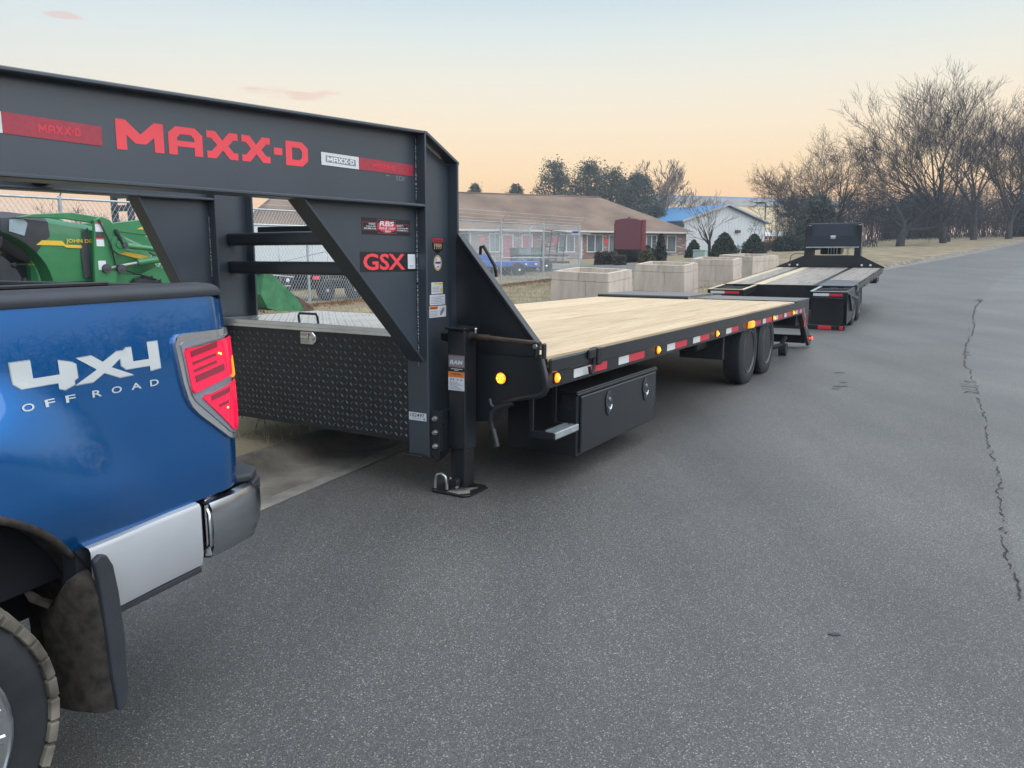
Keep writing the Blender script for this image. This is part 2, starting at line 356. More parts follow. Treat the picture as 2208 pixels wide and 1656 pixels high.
# driveway apron between the planters and the trees
DRV = mat('driveway asphalt', (.115, .120, .125), .8, var=.2, scale=.8, bump=.3, bscale=40)
dv = []
for a in range(0, 12):
    t = a * 1.6; row_ = []
    for wv in range(0, 7):
        x = 12.0 + wv * .72 - t * .83 * (1 - .004 * t); y = 29.4 + wv * .86 + t * .56
        row_.append((x, y, lawn_z(x, y) + .02 - (.11 if a == 0 else 0)))
    dv.append(row_)
struct(MB().grid(dv).build('driveway', DRV, smooth='all', fix=False))

# grass blades and leaf litter where the lawn shows close to the camera
def scatter(name, n, gen, hgt, wid, material, label, cat, lie=0):
    v = np.zeros((n * 3, 3)); k = 0
    for i in range(n):
        x, y = gen(); z = lawn_z(x, y); a = random.uniform(0, 2 * pi); hh = hgt * random.uniform(.5, 1.4); w = wid * random.uniform(.6, 1.4)
        dx, dy = cos(a) * w, sin(a) * w; lx, ly = random.gauss(0, .45) * hh + lie * random.uniform(-1, 1), random.gauss(0, .45) * hh + lie * random.uniform(-1, 1)
        v[k] = (x - dx, y - dy, z - .01); v[k + 1] = (x + dx, y + dy, z - .01 + lie * .1); v[k + 2] = (x + lx, y + ly, z + hh); k += 3
    me = bpy.data.meshes.new(name); me.from_pydata(v.tolist(), [], [(3 * i, 3 * i + 1, 3 * i + 2) for i in range(n)]); me.materials.append(material)
    o = bpy.data.objects.new(name, me); COL.objects.link(o); tag(o, label, cat); o['kind'] = 'stuff'; return o
def lawn_pt(t0, t1, o0, o1):
    def g():
        while 1:
            i = random.randrange(len(KERB)); p = KERB[i]
            if t0 < p.y < t1:
                o = o0 + (o1 - o0) * random.random(); j = random.uniform(-.5, .5); n = KN[i]; return p.x + n.x * o + n.y * j, p.y + n.y * o - n.x * j
    return g
STRAW = mat('straw grass blades', (.29, .23, .135), .9, spec=.15, var=.4, scale=3, c2=(.48, .40, .26))
scatter('grass', 62000, lawn_pt(2, 32, .24, 13), .075, .006, STRAW, 'short dormant tan grass between the kerb and the chain link fence', 'grass')
LITTER = mat('dead leaves', (.20, .115, .06), .9, spec=.1, var=.5, scale=9, c2=(.32, .20, .12))
FDIR = Vector((.53, .848)); F0 = Vector((1.06, 29.0))
def fence_pt():
    t = random.uniform(-20, 3.2); o = abs(random.gauss(0, .35)) + .02; p = F0 + FDIR * t; return p.x + .848 * o, p.y - .53 * o
scatter('leaf_litter', 5000, fence_pt, .05, .035, LITTER, 'brown dead leaves drifted along the foot of the chain link fence', 'leaves', lie=.03)

# ------------------------------------------------------------------ wood
def wood(name, c, c2, grain=1.0, weather=.0):
    m = mat(name, c, .7, var=.0, spec=.3); t, b, L = nodes(m); tc = [n for n in t.nodes if n.type == 'TEX_COORD'][0]
    oi = N(t, 'ShaderNodeObjectInfo'); mp = N(t, 'ShaderNodeMapping'); mp.inputs['Scale'].default_value = (14, .7, 14); L(tc.outputs['Object'], mp.inputs[0])
    cb = N(t, 'ShaderNodeCombineXYZ'); ml = N(t, 'ShaderNodeMath', operation='MULTIPLY'); ml.inputs[1].default_value = 37; L(oi.outputs['Random'], ml.inputs[0]); L(ml.outputs[0], cb.inputs[1]); L(cb.outputs[0], mp.inputs['Location'])
    nz = N(t, 'ShaderNodeTexNoise'); nz.inputs['Scale'].default_value = 1.6; nz.inputs['Detail'].default_value = 7; nz.inputs['Roughness'].default_value = .62; nz.inputs['Distortion'].default_value = .8; L(mp.outputs[0], nz.inputs['Vector'])
    cr = N(t, 'ShaderNodeValToRGB'); e = cr.color_ramp.elements; e[0].position = .28; e[0].color = tuple(v * .66 for v in c) + (1,); e[1].position = .68; e[1].color = c2 + (1,); q = e.new(.45); q.color = c + (1,)
    L(nz.outputs[0], cr.inputs[0])
    hv = N(t, 'ShaderNodeHueSaturation'); mr = N(t, 'ShaderNodeMapRange'); mr.inputs['To Min'].default_value = .88; mr.inputs['To Max'].default_value = 1.1; L(oi.outputs['Random'], mr.inputs['Value']); L(mr.outputs[0], hv.inputs['Value']); L(cr.outputs[0], hv.inputs['Color'])
    vo = N(t, 'ShaderNodeTexVoronoi'); vo.inputs['Scale'].default_value = 3.2; mp2 = N(t, 'ShaderNodeMapping'); mp2.inputs['Scale'].default_value = (2.2, .75, 1); L(tc.outputs['Object'], mp2.inputs[0]); L(cb.outputs[0], mp2.inputs['Location']); L(mp2.outputs[0], vo.inputs['Vector'])
    kn = N(t, 'ShaderNodeMapRange'); kn.inputs['From Min'].default_value = .03; kn.inputs['From Max'].default_value = .07; kn.inputs['To Min'].default_value = .45; L(vo.outputs['Distance'], kn.inputs['Value'])
    mu = N(t, 'ShaderNodeMixRGB', blend_type='MULTIPLY'); mu.inputs[0].default_value = .75; L(hv.outputs[0], mu.inputs[1]); L(kn.outputs[0], mu.inputs[2]); L(mu.outputs[0], b.inputs['Base Color'])
    bp = N(t, 'ShaderNodeBump'); bp.inputs['Strength'].default_value = .25; bp.inputs['Distance'].default_value = .004; L(nz.outputs[0], bp.inputs['Height']); L(bp.outputs[0], b.inputs['Normal'])
    return m
PINE = wood('fresh pine planks', (.55, .41, .255), (.65, .51, .34))
GREYWOOD = wood('weathered planks', (.245, .215, .185), (.345, .31, .27))
OLDPINE = wood('yellowed plank', (.52, .43, .28), (.62, .52, .36))

# ------------------------------------------------------------------ shared vehicle pieces
def tread_plate(mb, u0, u1, v0, v1, P, pitch=.056, ln=.0165, wd=.0062, ht=.0045):
    """raised lozenges of diamond plate, alternately leaning; P maps (u, v, height) to 3-d"""
    r = 0; v = v0 + pitch / 2
    while v < v1:
        u = u0 + pitch / 2; c = 0
        while u < u1:
            a = pi / 4 if (r + c) % 2 else -pi / 4; du, dv = cos(a), sin(a)
            q = [(-ln, 0), (-ln * .45, -wd), (ln * .45, -wd), (ln, 0), (ln * .45, wd), (-ln * .45, wd)]
            vs = [P(u + x * du - y * dv, v + x * dv + y * du, 0) for x, y in q] + [P(u - ln * .45 * du, v - ln * .45 * dv, ht), P(u + ln * .45 * du, v + ln * .45 * dv, ht)]
            mb.add(vs, [(0, 1, 6), (1, 2, 7, 6), (2, 3, 7), (3, 4, 7), (4, 5, 6, 7), (5, 0, 6)])
            u += pitch * .72; c += 1
        v += pitch * .72; r += 1
def trailer_wheel(parent, c, r, w, side=1, rimr=.24, dish=.13):
    """wheel > tyre, rim, hub; outer face towards side * x"""
    e = MB(); x1 = side * w / 2
    prof = [(-w / 2, rimr), (-w / 2, r * .8), (-w / 2 + .012, r * .93), (-w / 2 + .03, r * .985)]
    for k in range(5):                                                      # five ribs
        a = -w / 2 + .035 + (w - .07) * k / 5; b2 = a + (w - .07) / 5
        prof += [(a + .002, r), (b2 - .007, r), (b2 - .006, r - .010), (b2 - .001, r - .010)]
    prof += [(w / 2 - .03, r * .985), (w / 2 - .012, r * .93), (w / 2, r * .8), (w / 2 - .004, rimr + .02), (w / 2 - .02, rimr)]
    ty = e.lathe([(a * side, q) for a, q in prof], 40, c).build('tyre', RUBBER, parent, smooth=30)
    rm = MB().lathe([(side * (w / 2 - .018), rimr + .004), (side * (w / 2 - .008), rimr - .006), (side * (w / 2 - .02), rimr - .022), (side * (w / 2 - dish), rimr - .035), (side * (w / 2 - dish - .01), .13), (side * (w / 2 - dish + .015), .09), (side * (w / 2 - dish + .015), 0.001)], 32, c).build('rim', GLOSSBLK, ty, smooth=30)
    MB().lathe([(side * (w / 2 - .019), rimr + .006), (side * (w / 2 - .004), rimr + .002), (side * (w / 2 - .006), rimr - .010), (side * (w / 2 - .024), rimr - .016)], 36, c).build('rim_highlight', RIMGLINT, ty, smooth=40)  # added paler ring, the rim edge highlight put into its colour
    hb = MB().lathe([(side * (w / 2 - dish + .012), .055), (side * (w / 2 - dish + .07), .048), (side * (w / 2 - dish + .085), .03), (side * (w / 2 - dish + .085), .001)], 16, c)
    for k in range(8):
        t = 2 * pi * k / 8; hb.tube([(c[0] + side * (w / 2 - dish + .01), c[1] + .082 * cos(t), c[2] + .082 * sin(t)), (c[0] + side * (w / 2 - dish + .04), c[1] + .082 * cos(t), c[2] + .082 * sin(t))], .009, 6)
    hb.build('hub', BLACK2, ty, smooth=30)
    return ty
RIMGLINT = mat('rim edge highlight', (.10, .105, .115), .3, metal=.7, var=.1)
GLOSSBLK = mat('gloss black rim', (.007, .0075, .009), .5, coat=.05, var=.15)
WELD = mat('weld bead', (.20, .21, .23), .25, metal=.5, spec=.8, var=.5, scale=120)

# ------------------------------------------------------------------ near gooseneck trailer  (x = side, y = along towards its rear, z up)
YAW1 = R(-30.912)
t1 = tag(empty('gooseneck_trailer', (-.345, 4.641, .008), (-.008, 0, YAW1)), 'near black gooseneck flatbed trailer with red lettering on its neck and fresh pine deck', 'trailer', None)
NW, FW = -.165, -2.00     # neck beam webs
def ibeam_neck(wx, dz=0):
    n = MB()
    top = lambda y: dz + 2.128 + .0475 * (y + .165); bot = lambda y: dz + 1.735 + .016 * (y + .165)
    Y0, Y1 = -3.9, -.165
    n.prism([(Y0, bot(Y0)), (Y1, bot(Y1)), (Y1, top(Y1)), (Y0, top(Y0))], 'x', wx - .006, wx + .006)
    o = n.build('neck_beam', SKYBLACK, t1)
    for zf, th in ((top, .016), (bot, -.016)):
        MB().prism([(Y0, zf(Y0)), (Y1, zf(Y1)), (Y1, zf(Y1) + th), (Y0, zf(Y0) + th)], 'x', wx - .076, wx + .076).build('flange', SKYBLACK, o, bevel=.004)
    return o
def upright(wx, dz=0):
    o = MB().prism([(-.150, .25), (.156, .25), (.156, 1.985 + dz), (-.150, 2.112 + dz)], 'x', wx - .006, wx + .006).build('upright', SKYBLACK, t1)
    MB().box(wx - .076, wx + .076, -.165, -.149, .235, 2.143 + dz).build('flange', SKYBLACK, o, bevel=.003)
    MB().box(wx - .076, wx + .076, .156, .172, .235, 2.0 + dz).build('flange', SKYBLACK, o, bevel=.003)
    MB().prism([(yy, zz + dz) for yy, zz in ((-.166, 2.143), (-.145, 2.143), (.175, 2.004), (.175, 1.988), (-.145, 2.126), (-.166, 2.126))], 'x', wx - .077, wx + .077).build('cap_plate', SKYBLACK, o)
    return o
def gusset(wx, ya=-1.07, zb=.84, zu=1.716):
    o = MB().prism([(ya, zu), (-.167, zu + .017), (-.167, zb)], 'x', wx - .005, wx + .005).build('gusset', SKYBLACK, t1)
    d = Vector((-.167 - ya, zb - zu)).normalized(); n = Vector((d.y, -d.x)) * .012
    a, b2 = Vector((ya - .02, zu)), Vector((-.167, zb - .015))
    MB().prism([(a.x, a.y), (b2.x, b2.y), (b2.x + n.x, b2.y + n.y), (a.x + n.x, a.y + n.y)], 'x', wx - .055, wx + .055).build('edge_bar', SKYBLACK, o, bevel=.002)
    return o
neckN = ibeam_neck(NW); neckF = ibeam_neck(FW, .10); upN = upright(NW); upF = upright(FW, .10); guN = gusset(NW); guF = gusset(FW, -.70, .70, 1.816)
def weld(name, parent, p0, p1, r=.0075):
    w = MB(); p0, p1 = Vector(p0), Vector(p1); L_ = (p1 - p0).length; n = int(L_ / .011)
    for i in range(n):
        if random.random() < .04: continue
        c = p0 + (p1 - p0) * ((i + random.uniform(-.25, .25)) / n); q = r * random.uniform(.7, 1.35)
        w.add([(c.x, c.y, c.z + q * 1.3), (c.x + q, c.y, c.z), (c.x, c.y + q, c.z), (c.x - q, c.y, c.z), (c.x, c.y - q, c.z), (c.x, c.y, c.z - q * 1.3)], [(0, 1, 2), (0, 2, 3), (0, 3, 4), (0, 4, 1), (5, 2, 1), (5, 3, 2), (5, 4, 3), (5, 1, 4)])
    w.build(name, WELD, parent, smooth='all', kind='stuff')
weld('weld_bead', upN, (NW + .010, -.168, .79), (NW + .010, -.168, 1.71)); weld('weld_bead', upN, (NW + .010, -.168, 1.76), (NW + .010, -.168, 2.11)); weld('weld_bead', upN, (NW + .077, .176, 1.02), (NW + .077, .176, 1.42), .005)
weld('weld_bead', upF, (FW + .010, -.168, 1.3), (FW + .010, -.168, 1.71))
# cross pieces between the uprights
for z0, z1, y0 in ((1.512, 1.602, -.03), (1.312, 1.403, -.03)):
    MB().box(FW + .007, NW - .007, y0, y0 + .09, z0, z1).build('cross_bar', BLACK, t1, bevel=.018, segs=3)
MB().box(FW + .008, NW - .008, -2.62, -2.50, 1.70, 1.98).build('neck_cross_member', BLACK, t1, bevel=.006)
MB().box(FW + .008, NW - .008, -1.35, -1.25, 1.84, 1.98).build('neck_cross_member', BLACK, t1, bevel=.006)
MB().box(FW + .008, NW - .008, -2.95, -2.86, 1.71, 1.97).build('neck_cross_member', BLACK, t1, bevel=.006)
cp = MB().tube([(-1.08, -2.74, 1.62), (-1.08, -2.74, 1.9)], .08, 16).box(-1.25, -.9, -2.86, -2.62, 1.88, 1.93).build('coupler_tube', BLACK2, t1, smooth=True)
MB().lathe([(0, .05), (.04, .085), (.20, .085), (.26, .06)], 16, (-1.08, -2.74, 1.36), 'z').build('ball_coupler', BLACK2, cp, smooth=True)
MB().prism([(-1.40, 1.60), (-1.23, 1.60), (-1.23, 1.78), (-1.34, 1.78), (-1.34, 1.69), (-1.352, 1.665), (-1.375, 1.652), (-1.40, 1.65)], 'y', .182, .194).box(-1.9, -1.40, .182, .194, 1.60, 1.65).build('headboard_bracket', BLACK, t1)
# headboard wings behind each upright
for s, x0, x1, xt in ((1, NW + .077, .50, NW + .08), (-1, FW - .077, -2.66, FW - .08)):
    hbw = MB().prism([(x0, .80), (x1, .80), (x1, .90), (xt + .02 * s, 1.55), (x0, 1.55)], 'y', .135, .147).build('headboard_wing', BLACK, t1)
    a, b2 = Vector((xt + .015 * s, 1.565)), Vector((x1 + .015 * s, .895)); dn = Vector((.015 * s, .012))
    MB().prism([(a.x, a.y), (b2.x, b2.y), (b2.x + dn.x, b2.y + dn.y), (a.x + dn.x, a.y + dn.y)], 'y', .108, .166).build('edge_bar', BLACK, hbw, bevel=.003)
    if s == 1:
        MB().tube([(.095, .13, 1.455), (.118, .10, 1.495), (.150, .08, 1.50), (.228, .08, 1.385), (.232, .09, 1.35), (.208, .13, 1.325)], .010, 8).build('grab_handle', BLACK2, hbw, smooth=True)
# front storage box of tread plate
fb = B(FW + .08, NW - .078, -.155, .74, .305, .975).build('front_toolbox', BLACK2, t1)
TREADK = mat('highlit tread lozenges', (.05, .056, .065), .22, spec=.8, var=.2)  # lighter than the plate: the highlights are put into the lozenge colour
tp = MB(); tread_plate(tp, FW + .09, NW - .085, .315, .965, lambda u, v, k: (u, -.1555 - k, v)); tp.build('tread_pattern', TREADK, fb, kind='stuff')
LIDM = mat('tread plate lid', (.66, .68, .70), .24, metal=.9, var=.1, scale=4)
lid = MB().box(FW + .08, NW - .08, -.172, .76, .976, 1.004).box(FW + .08, NW - .08, -.172, -.16, .952, .9755).build('box_lid', LIDM, fb, bevel=.003)
tl = MB(); tread_plate(tl, FW + .09, NW - .09, -.165, .75, lambda u, v, k: (u, v, 1.0042 + k * .3), pitch=.048, ln=.011, wd=.0042); tl.build('tread_pattern', LIDM, fb, kind='stuff')
MB().tube([(-1.19, -.12, 1.0), (-1.192, -.125, 1.045), (-1.182, -.125, 1.062), (-1.03, -.125, 1.062), (-1.02, -.125, 1.045), (-1.018, -.12, 1.0)], .0085, 8).build('lid_handle', BLACK2, fb, smooth=True)
lt = MB().prism([(-1.14, .862), (-1.03, .862), (-1.0, .885), (-1.0, .92), (-1.03, .948), (-1.14, .948)], 'y', -.168, -.156).build('paddle_latch', ALU, fb, bevel=.004)
MB().prism([(-1.132, .872), (-1.058, .872), (-1.058, .938), (-1.132, .938)], 'y', -.1695, -.167).build('paddle_recess', DULLCHROME, lt, bevel=.001); MB().box(-1.125, -1.065, -.176, -.1695, .90, .925).build('paddle', ALU, lt, bevel=.003)
MB().lathe([(0, .012), (-.006, .010), (-.006, .001)], 14, (-1.022, -.168, .904), 'y').build('lock', STEEL, lt, smooth=True); B(-1.063, -1.05, -.172, -.1695, .92, .937).build('lock_mark', RED, lt)
# stickers on the upright
def sticker(parent, x, y0, y1, z0, z1, m=None, name='sticker'): return B(x, x + .0015, y0, y1, z0, z1).build(name, m or LABELW, parent)
XW = NW + .0065; YD, ZD = (0, 1, 0), (0, 0, 1)
s1 = sticker(upN, XW, -.028, .088, 1.212, 1.282); B(XW + .0016, XW + .002, -.005, .085, 1.268, 1.278).build('print', YELLOWL, s1); B(XW + .0016, XW + .002, .062, .083, 1.222, 1.245).build('print', YELLOWL, s1)
for k in range(4): B(XW + .0016, XW + .002, -.022, .05, 1.225 + k * .009, 1.2275 + k * .009).build('print', LABELG, s1)
s2 = sticker(upN, XW, -.046, .112, 1.144, 1.207)
for k in range(5): B(XW + .0016, XW + .002, -.036, .10 - .03 * (k % 2), 1.153 + k * .0095, 1.1555 + k * .0095).build('print', LABELG, s2)
s3 = sticker(upN, XW, -.052, .12, 1.068, 1.138); B(XW + .0016, XW + .002, -.05, .035, 1.118, 1.136).build('print', ORANGE, s3); text('WARNING', (.06, .010), (XW + .0024, -.038, 1.122), YD, ZD, DECALK, s3, .01)
for k in range(4): B(XW + .0016, XW + .002, -.046, .03, 1.076 + k * .0095, 1.0785 + k * .0095).build('print', LABELG, s3)
polys([[(0, 0), (.3, -.1), (.9, .5), (1, .9), (.7, 1), (.1, .4)]], (.05, .05), (XW + .002, .055, 1.078), YD, ZD, LABELG, s3, 'print')
s4 = polys([[(0, 1), (1, 1), (1, .3), (.5, .0), (0, .3)]], (.105, .098), (XW + .0008, -.012, 1.452), YD, ZD, DECALK, upN, 'sticker')
sticker(s4, XW + .0006, -.012, .093, 1.522, 1.548, DKRED, 'print'); text('1999', (.076, .036), (XW + .003, .003, 1.481), YD, ZD, GOLD, s4, .01); text('TRUSTED SINCE', (.08, .008), (XW + .003, .0, 1.53), YD, ZD, DECALK, s4)
s5 = polys([ellipse(0, 0, 1, 1, 28)], (.084, .095), (XW + .0008, -.002, 1.352), YD, ZD, GOLD, upN, 'sticker'); polys([ellipse(0, 0, 1, 1, 24)], (.062, .074), (XW + .0014, .009, 1.362), YD, ZD, LABELW, s5, 'print'); B(XW + .002, XW + .0024, .014, .068, 1.395, 1.407).build('print', BLUEP, s5); polys([[(0, 0), (.6, .2), (1, 1), (.3, .7)]], (.02, .018), (XW + .002, .016, 1.412), YD, ZD, RED, s5, 'print'); polys([[(0, 0), (1, .1), (.8, 1), (.2, .6)]], (.028, .014), (XW + .002, .026, 1.37), YD, ZD, RED, s5, 'print')
s6 = B(-.236, -.104, -.1675, -.1655, .452, .500).build('number_sticker', LABELW, upN); text('102497', (.108, .022), (-.225, -.1682, .473), (1, 0, 0), ZD, DECALK, s6, .012); text('OTHER DEALER', (.075, .009), (-.217, -.1682, .460), (1, 0, 0), ZD, LABELG, s6); polys([ellipse(0, 0, 1, 1, 14)], (.013, .014), (-.126, -.1682, .456), (1, 0, 0), ZD, TEAL, s6, 'print')
# lettering on the neck: each word follows the slight taper of the beam
XN = NW + .0075
UP = (0, .0, 1); AL = Vector((0, 1, .033)).normalized()
polys(blocky('MAXX-D'), (.985, .112), (XN, -1.993, 1.829), AL, UP, RED, neckN)
r0 = B(XN - .0005, XN + .001, -2.395, -2.05, 1.832, 1.902).build('reflective_strip', DKRED, neckN); polys(blocky('MAXX-D'), (.15, .030), (XN + .002, -2.28, 1.850), AL, UP, TAPER, r0)
r1 = B(XN - .0005, XN + .001, -2.66, -2.396, 1.832, 1.902).build('reflective_strip', TAPEW, neckN); polys(blocky('MAXX-D'), (.19, .034), (XN + .002, -2.61, 1.850), AL, UP, WHITE, r1)
r2 = MB().prism([(-.92, 1.882), (-.648, 1.886), (-.648, 1.948), (-.92, 1.944)], 'x', XN - .0005, XN + .001).build('reflective_strip', TAPEW, neckN); q = B(XN + .0011, XN + .0014, -.89, -.672, 1.898, 1.931).build('print', LABELG, r2); polys(blocky('MAXX-D'), (.195, .024), (XN + .002, -.88, 1.902), Vector((0, 1, .012)), UP, WHITE, r2)
r3 = MB().prism([(-.6478, 1.886), (-.19, 1.892), (-.19, 1.954), (-.6478, 1.948)], 'x', XN - .0005, XN + .001).build('reflective_strip', DKRED, neckN); polys(blocky('MAXX-D'), (.19, .026), (XN + .002, -.54, 1.906), Vector((0, 1, .012)), UP, TAPER, r3)
text('SDI', (.075, .026), (XN, -.345, 1.856), AL, UP, LABELG, neckN, name='mill_mark'); B(XN, XN + .0005, -.43, -.40, 1.874, 1.878).build('mill_mark', LABELG, neckN)
# gusset decals
XG = NW + .0055
d1 = B(XG, XG + .001, -.635, -.225, 1.553, 1.642).build('dealer_decal', DECALK, guN)
for y0, y1, z0, z1 in ((-.63, -.51, 1.577, 1.618), (-.35, -.235, 1.575, 1.616), (-.508, -.352, 1.562, 1.636)):
    for a in ((y0, y1, z0, z0 + .0018), (y0, y1, z1 - .0018, z1), (y0, y0 + .0018, z0, z1), (y1 - .0018, y1, z0, z1)): B(XG + .0011, XG + .0014, *a).build('outline', DECALP, d1)
polys([ellipse(0, 0, 1, 1, 28)], (.165, .066), (XG + .0018, -.513, 1.566), YD, ZD, TAPER, d1, 'emblem')
text('RBS', (.125, .026), (XG + .0024, -.494, 1.602), YD, ZD, WHITE, d1, .03, .15); text('Auto & Trailer', (.14, .018), (XG + .0024, -.50, 1.583), YD, ZD, WHITE, d1, .006, .25); text('Sales', (.05, .014), (XG + .0024, -.45, 1.568), YD, ZD, WHITE, d1, .006, .25)
text('WEST:', (.062, .010), (XG + .0024, -.585, 1.604), YD, ZD, WHITE, d1, .015); text('Oakland, MD', (.08, .008), (XG + .0024, -.603, 1.592), YD, ZD, WHITE, d1, .015); text('240-488-9168', (.10, .008), (XG + .0024, -.622, 1.581), YD, ZD, WHITE, d1, .015)
text('EAST:', (.058, .010), (XG + .0024, -.345, 1.602), YD, ZD, WHITE, d1, .015); text('Gettysburg, MD', (.10, .008), (XG + .0024, -.345, 1.590), YD, ZD, WHITE, d1, .015); text('410-848-7212', (.095, .008), (XG + .0024, -.345, 1.579), YD, ZD, WHITE, d1, .015)
d2 = B(XG, XG + .001, -.655, -.176, 1.352, 1.460).build('model_decal', DECALK, guN)
text('GSX', (.355, .090), (XG + .002, -.632, 1.361), YD, ZD, RED, d2, .024)
s7 = B(XG + .0011, XG + .002, -.25, -.182, 1.366, 1.450).build('code_sticker', LABELW, d2); B(XG + .0021, XG + .0024, -.236, -.200, 1.376, 1.379).build('print', LABELG, s7); B(XG + .0021, XG + .0024, -.232, -.204, 1.384, 1.387).build('print', LABELG, s7)
# landing jack
jk = B(-.016, .108, -.065, .065, .275, 1.005).build('jack', BLACK, t1, bevel=.010, segs=3)
B(-.026, .118, -.078, .078, 1.006, 1.022).build('jack_cap', BLACK, jk, bevel=.004); B(-.006, .098, -.055, .055, .04, .274).build('jack_leg', BLACK2, jk, bevel=.008, segs=2)
ft = MB().prism([(-.13, -.09), (-.10, -.125), (.13, -.125), (.16, -.09), (.16, .11), (.12, .14), (-.09, .14), (-.13, .11)], 'z', .002, .014).build('jack_foot', BLACK2, jk, bevel=.003)
MB().prism([(.0, -.10), (.09, -.115), (.14, -.06), (.10, .0), (.12, .06), (.02, .0)], 'z', .0145, .0165).build('worn_patch', mat('bare scuffed steel', (.34, .32, .28), .5, metal=.4, var=.4, scale=25), ft)
MB().tube([(-.10, -.09, .018), (-.10, -.085, .07), (-.085, -.085, .105), (-.055, -.085, .115), (-.025, -.085, .10), (-.015, -.085, .06), (-.015, -.085, .02)], .0105, 10).build('jack_pin', STEEL, jk, smooth=True)
MB().add([(0, -.075, .10), (.04, -.08, .085), (.07, -.075, .045), (.045, -.07, .03), (.0, -.072, .06)], [(0, 1, 2, 3, 4)]).build('pin_tag', LABELW, jk); MB().lathe([(-.05, .028), (.0, .028), (.0, .012), (-.03, .012)], 14, (.045, -.055, .075), 'y').build('pin_boss', BLACK2, jk, smooth=True)
RAMG = mat('brushed label', (.26, .25, .27), .4, metal=.3, var=.2, scale=20, stretch=(1, 1, 10))
l1 = B(-.006, .108, -.0675, -.0655, .782, .856).build('sticker', RAMG, jk); text('RAM', (.094, .026), (.003, -.068, .800), (1, 0, 0), ZD, WHITE, l1, .03, .18); B(-.006, .108, -.068, -.0676, .852, .8535).build('print', DKRED, l1); B(-.006, .108, -.068, -.0676, .785, .7875).build('print', DKRED, l1)
B(.010, .095, -.0672, -.0656, .771, .7745).build('print', LABELW, jk); B(.035, .065, -.0672, -.0656, .763, .766).build('print', LABELW, jk)
l2 = B(-.010, .106, -.0675, -.0655, .642, .755).build('sticker', LABELW, jk); B(-.010, .106, -.068, -.0676, .722, .755).build('print', ORANGE, l2); text('WARNING', (.07, .010), (.014, -.0686, .737), (1, 0, 0), ZD, DECALK, l2, .01)
for k in range(6): B(.002, .098 - .02 * (k % 3), -.068, -.0676, .650 + k * .008, .6525 + k * .008).build('print', LABELG, l2)
for x in (.004, .022, .052, .078): polys([[(0, 0), (1, .2), (.8, 1), (.3, .6)]], (.014, .014), (x, -.068, .703), (1, 0, 0), ZD, LABELG, l2, 'print')
br = MB().box(-.086, -.020, -.15, -.135, .27, .52).box(-.03, -.017, -.135, .0, .27, .52).prism([(-.155, .27), (-.155, .24), (-.10, .185), (.02, .22), (.02, .27)], 'x', -.088, -.07).prism([(-.088, .27), (-.05, .20), (-.02, .24), (-.02, .27)], 'y', -.152, -.14).build('jack_bracket', BLACK, t1, bevel=.003)
for z in (.305, .39, .475):
    MB().lathe([(0, .017), (-.012, .017), (-.012, .012), (-.028, .011), (-.03, .001)], 6, (-.045, -.150, z), 'y').build('bolt', STEEL, br, smooth=20)
B(-.26, -.11, -.215, -.17, .232, .246).build('foot_bar', BLACK2, t1, bevel=.004)
# gear shaft and folded crank handle
B(-.10, .0, -.03, .03, .93, .99).build('gear_housing', BLACK2, jk, bevel=.012)
RUSTB = mat('worn black pipe', (.022, .02, .02), .4, var=.6, scale=14, c2=(.075, .045, .03))
sh = MB().tube([(.105, 0, .968), (.14, 0, .9665), (.141, 0, .9665), (.22, 0, .963), (.221, 0, .963), (.245, 0, .962), (.246, 0, .962), (.585, 0, .948)], [.026, .026, .019, .019, .022, .022, .0165, .0165], 14).build('crank_shaft', RUSTB, t1, smooth=35)
MB().tube([(.155, -.015, .99), (.155, -.015, 1.012)], .006, 8).lathe([(0, .008), (.006, .011), (.012, .008)], 10, (.155, -.015, 1.008), 'z').build('grease_fitting', STEEL, sh, smooth=True)
uj = MB().box(.565, .582, -.035, .005, .865, .965).box(.606, .623, -.03, .01, .865, .955).build('universal_joint', BLACK2, sh, bevel=.006)
MB().lathe([(0, .014), (-.01, .014), (-.01, .001)], 6, (.573, -.036, .938), 'y').build('bolt', STEEL, uj, smooth=20)
MB().tube([(.598, -.015, .89), (.612, -.02, .84), (.632, -.03, .79), (.645, -.035, .74), (.646, -.035, .70), (.628, -.035, .672), (.59, -.035, .655), (.5, -.02, .635), (.42, 0, .61), (.33, .02, .583)], [.017, .017, .017, .017, .017, .017, .017, .015, .013, .010], 12).build('crank_arm', BLACK, sh, smooth=True)
ck = MB().tube([(.245, .0, .60), (.262, -.01, .565), (.30, -.02, .545), (.36, -.01, .56)], .010, 8).build('crank_hook', BLACK, t1, smooth=True)
MB().tube([(.40, .01, .585), (.31, -.02, .555), (.275, -.03, .52), (.270, -.03, .47), (.282, -.03, .42)], .015, 10).tube([(.282, -.03, .425), (.312, -.03, .322)], .021, 12).build('crank_grip', BLACK, ck, smooth=True)
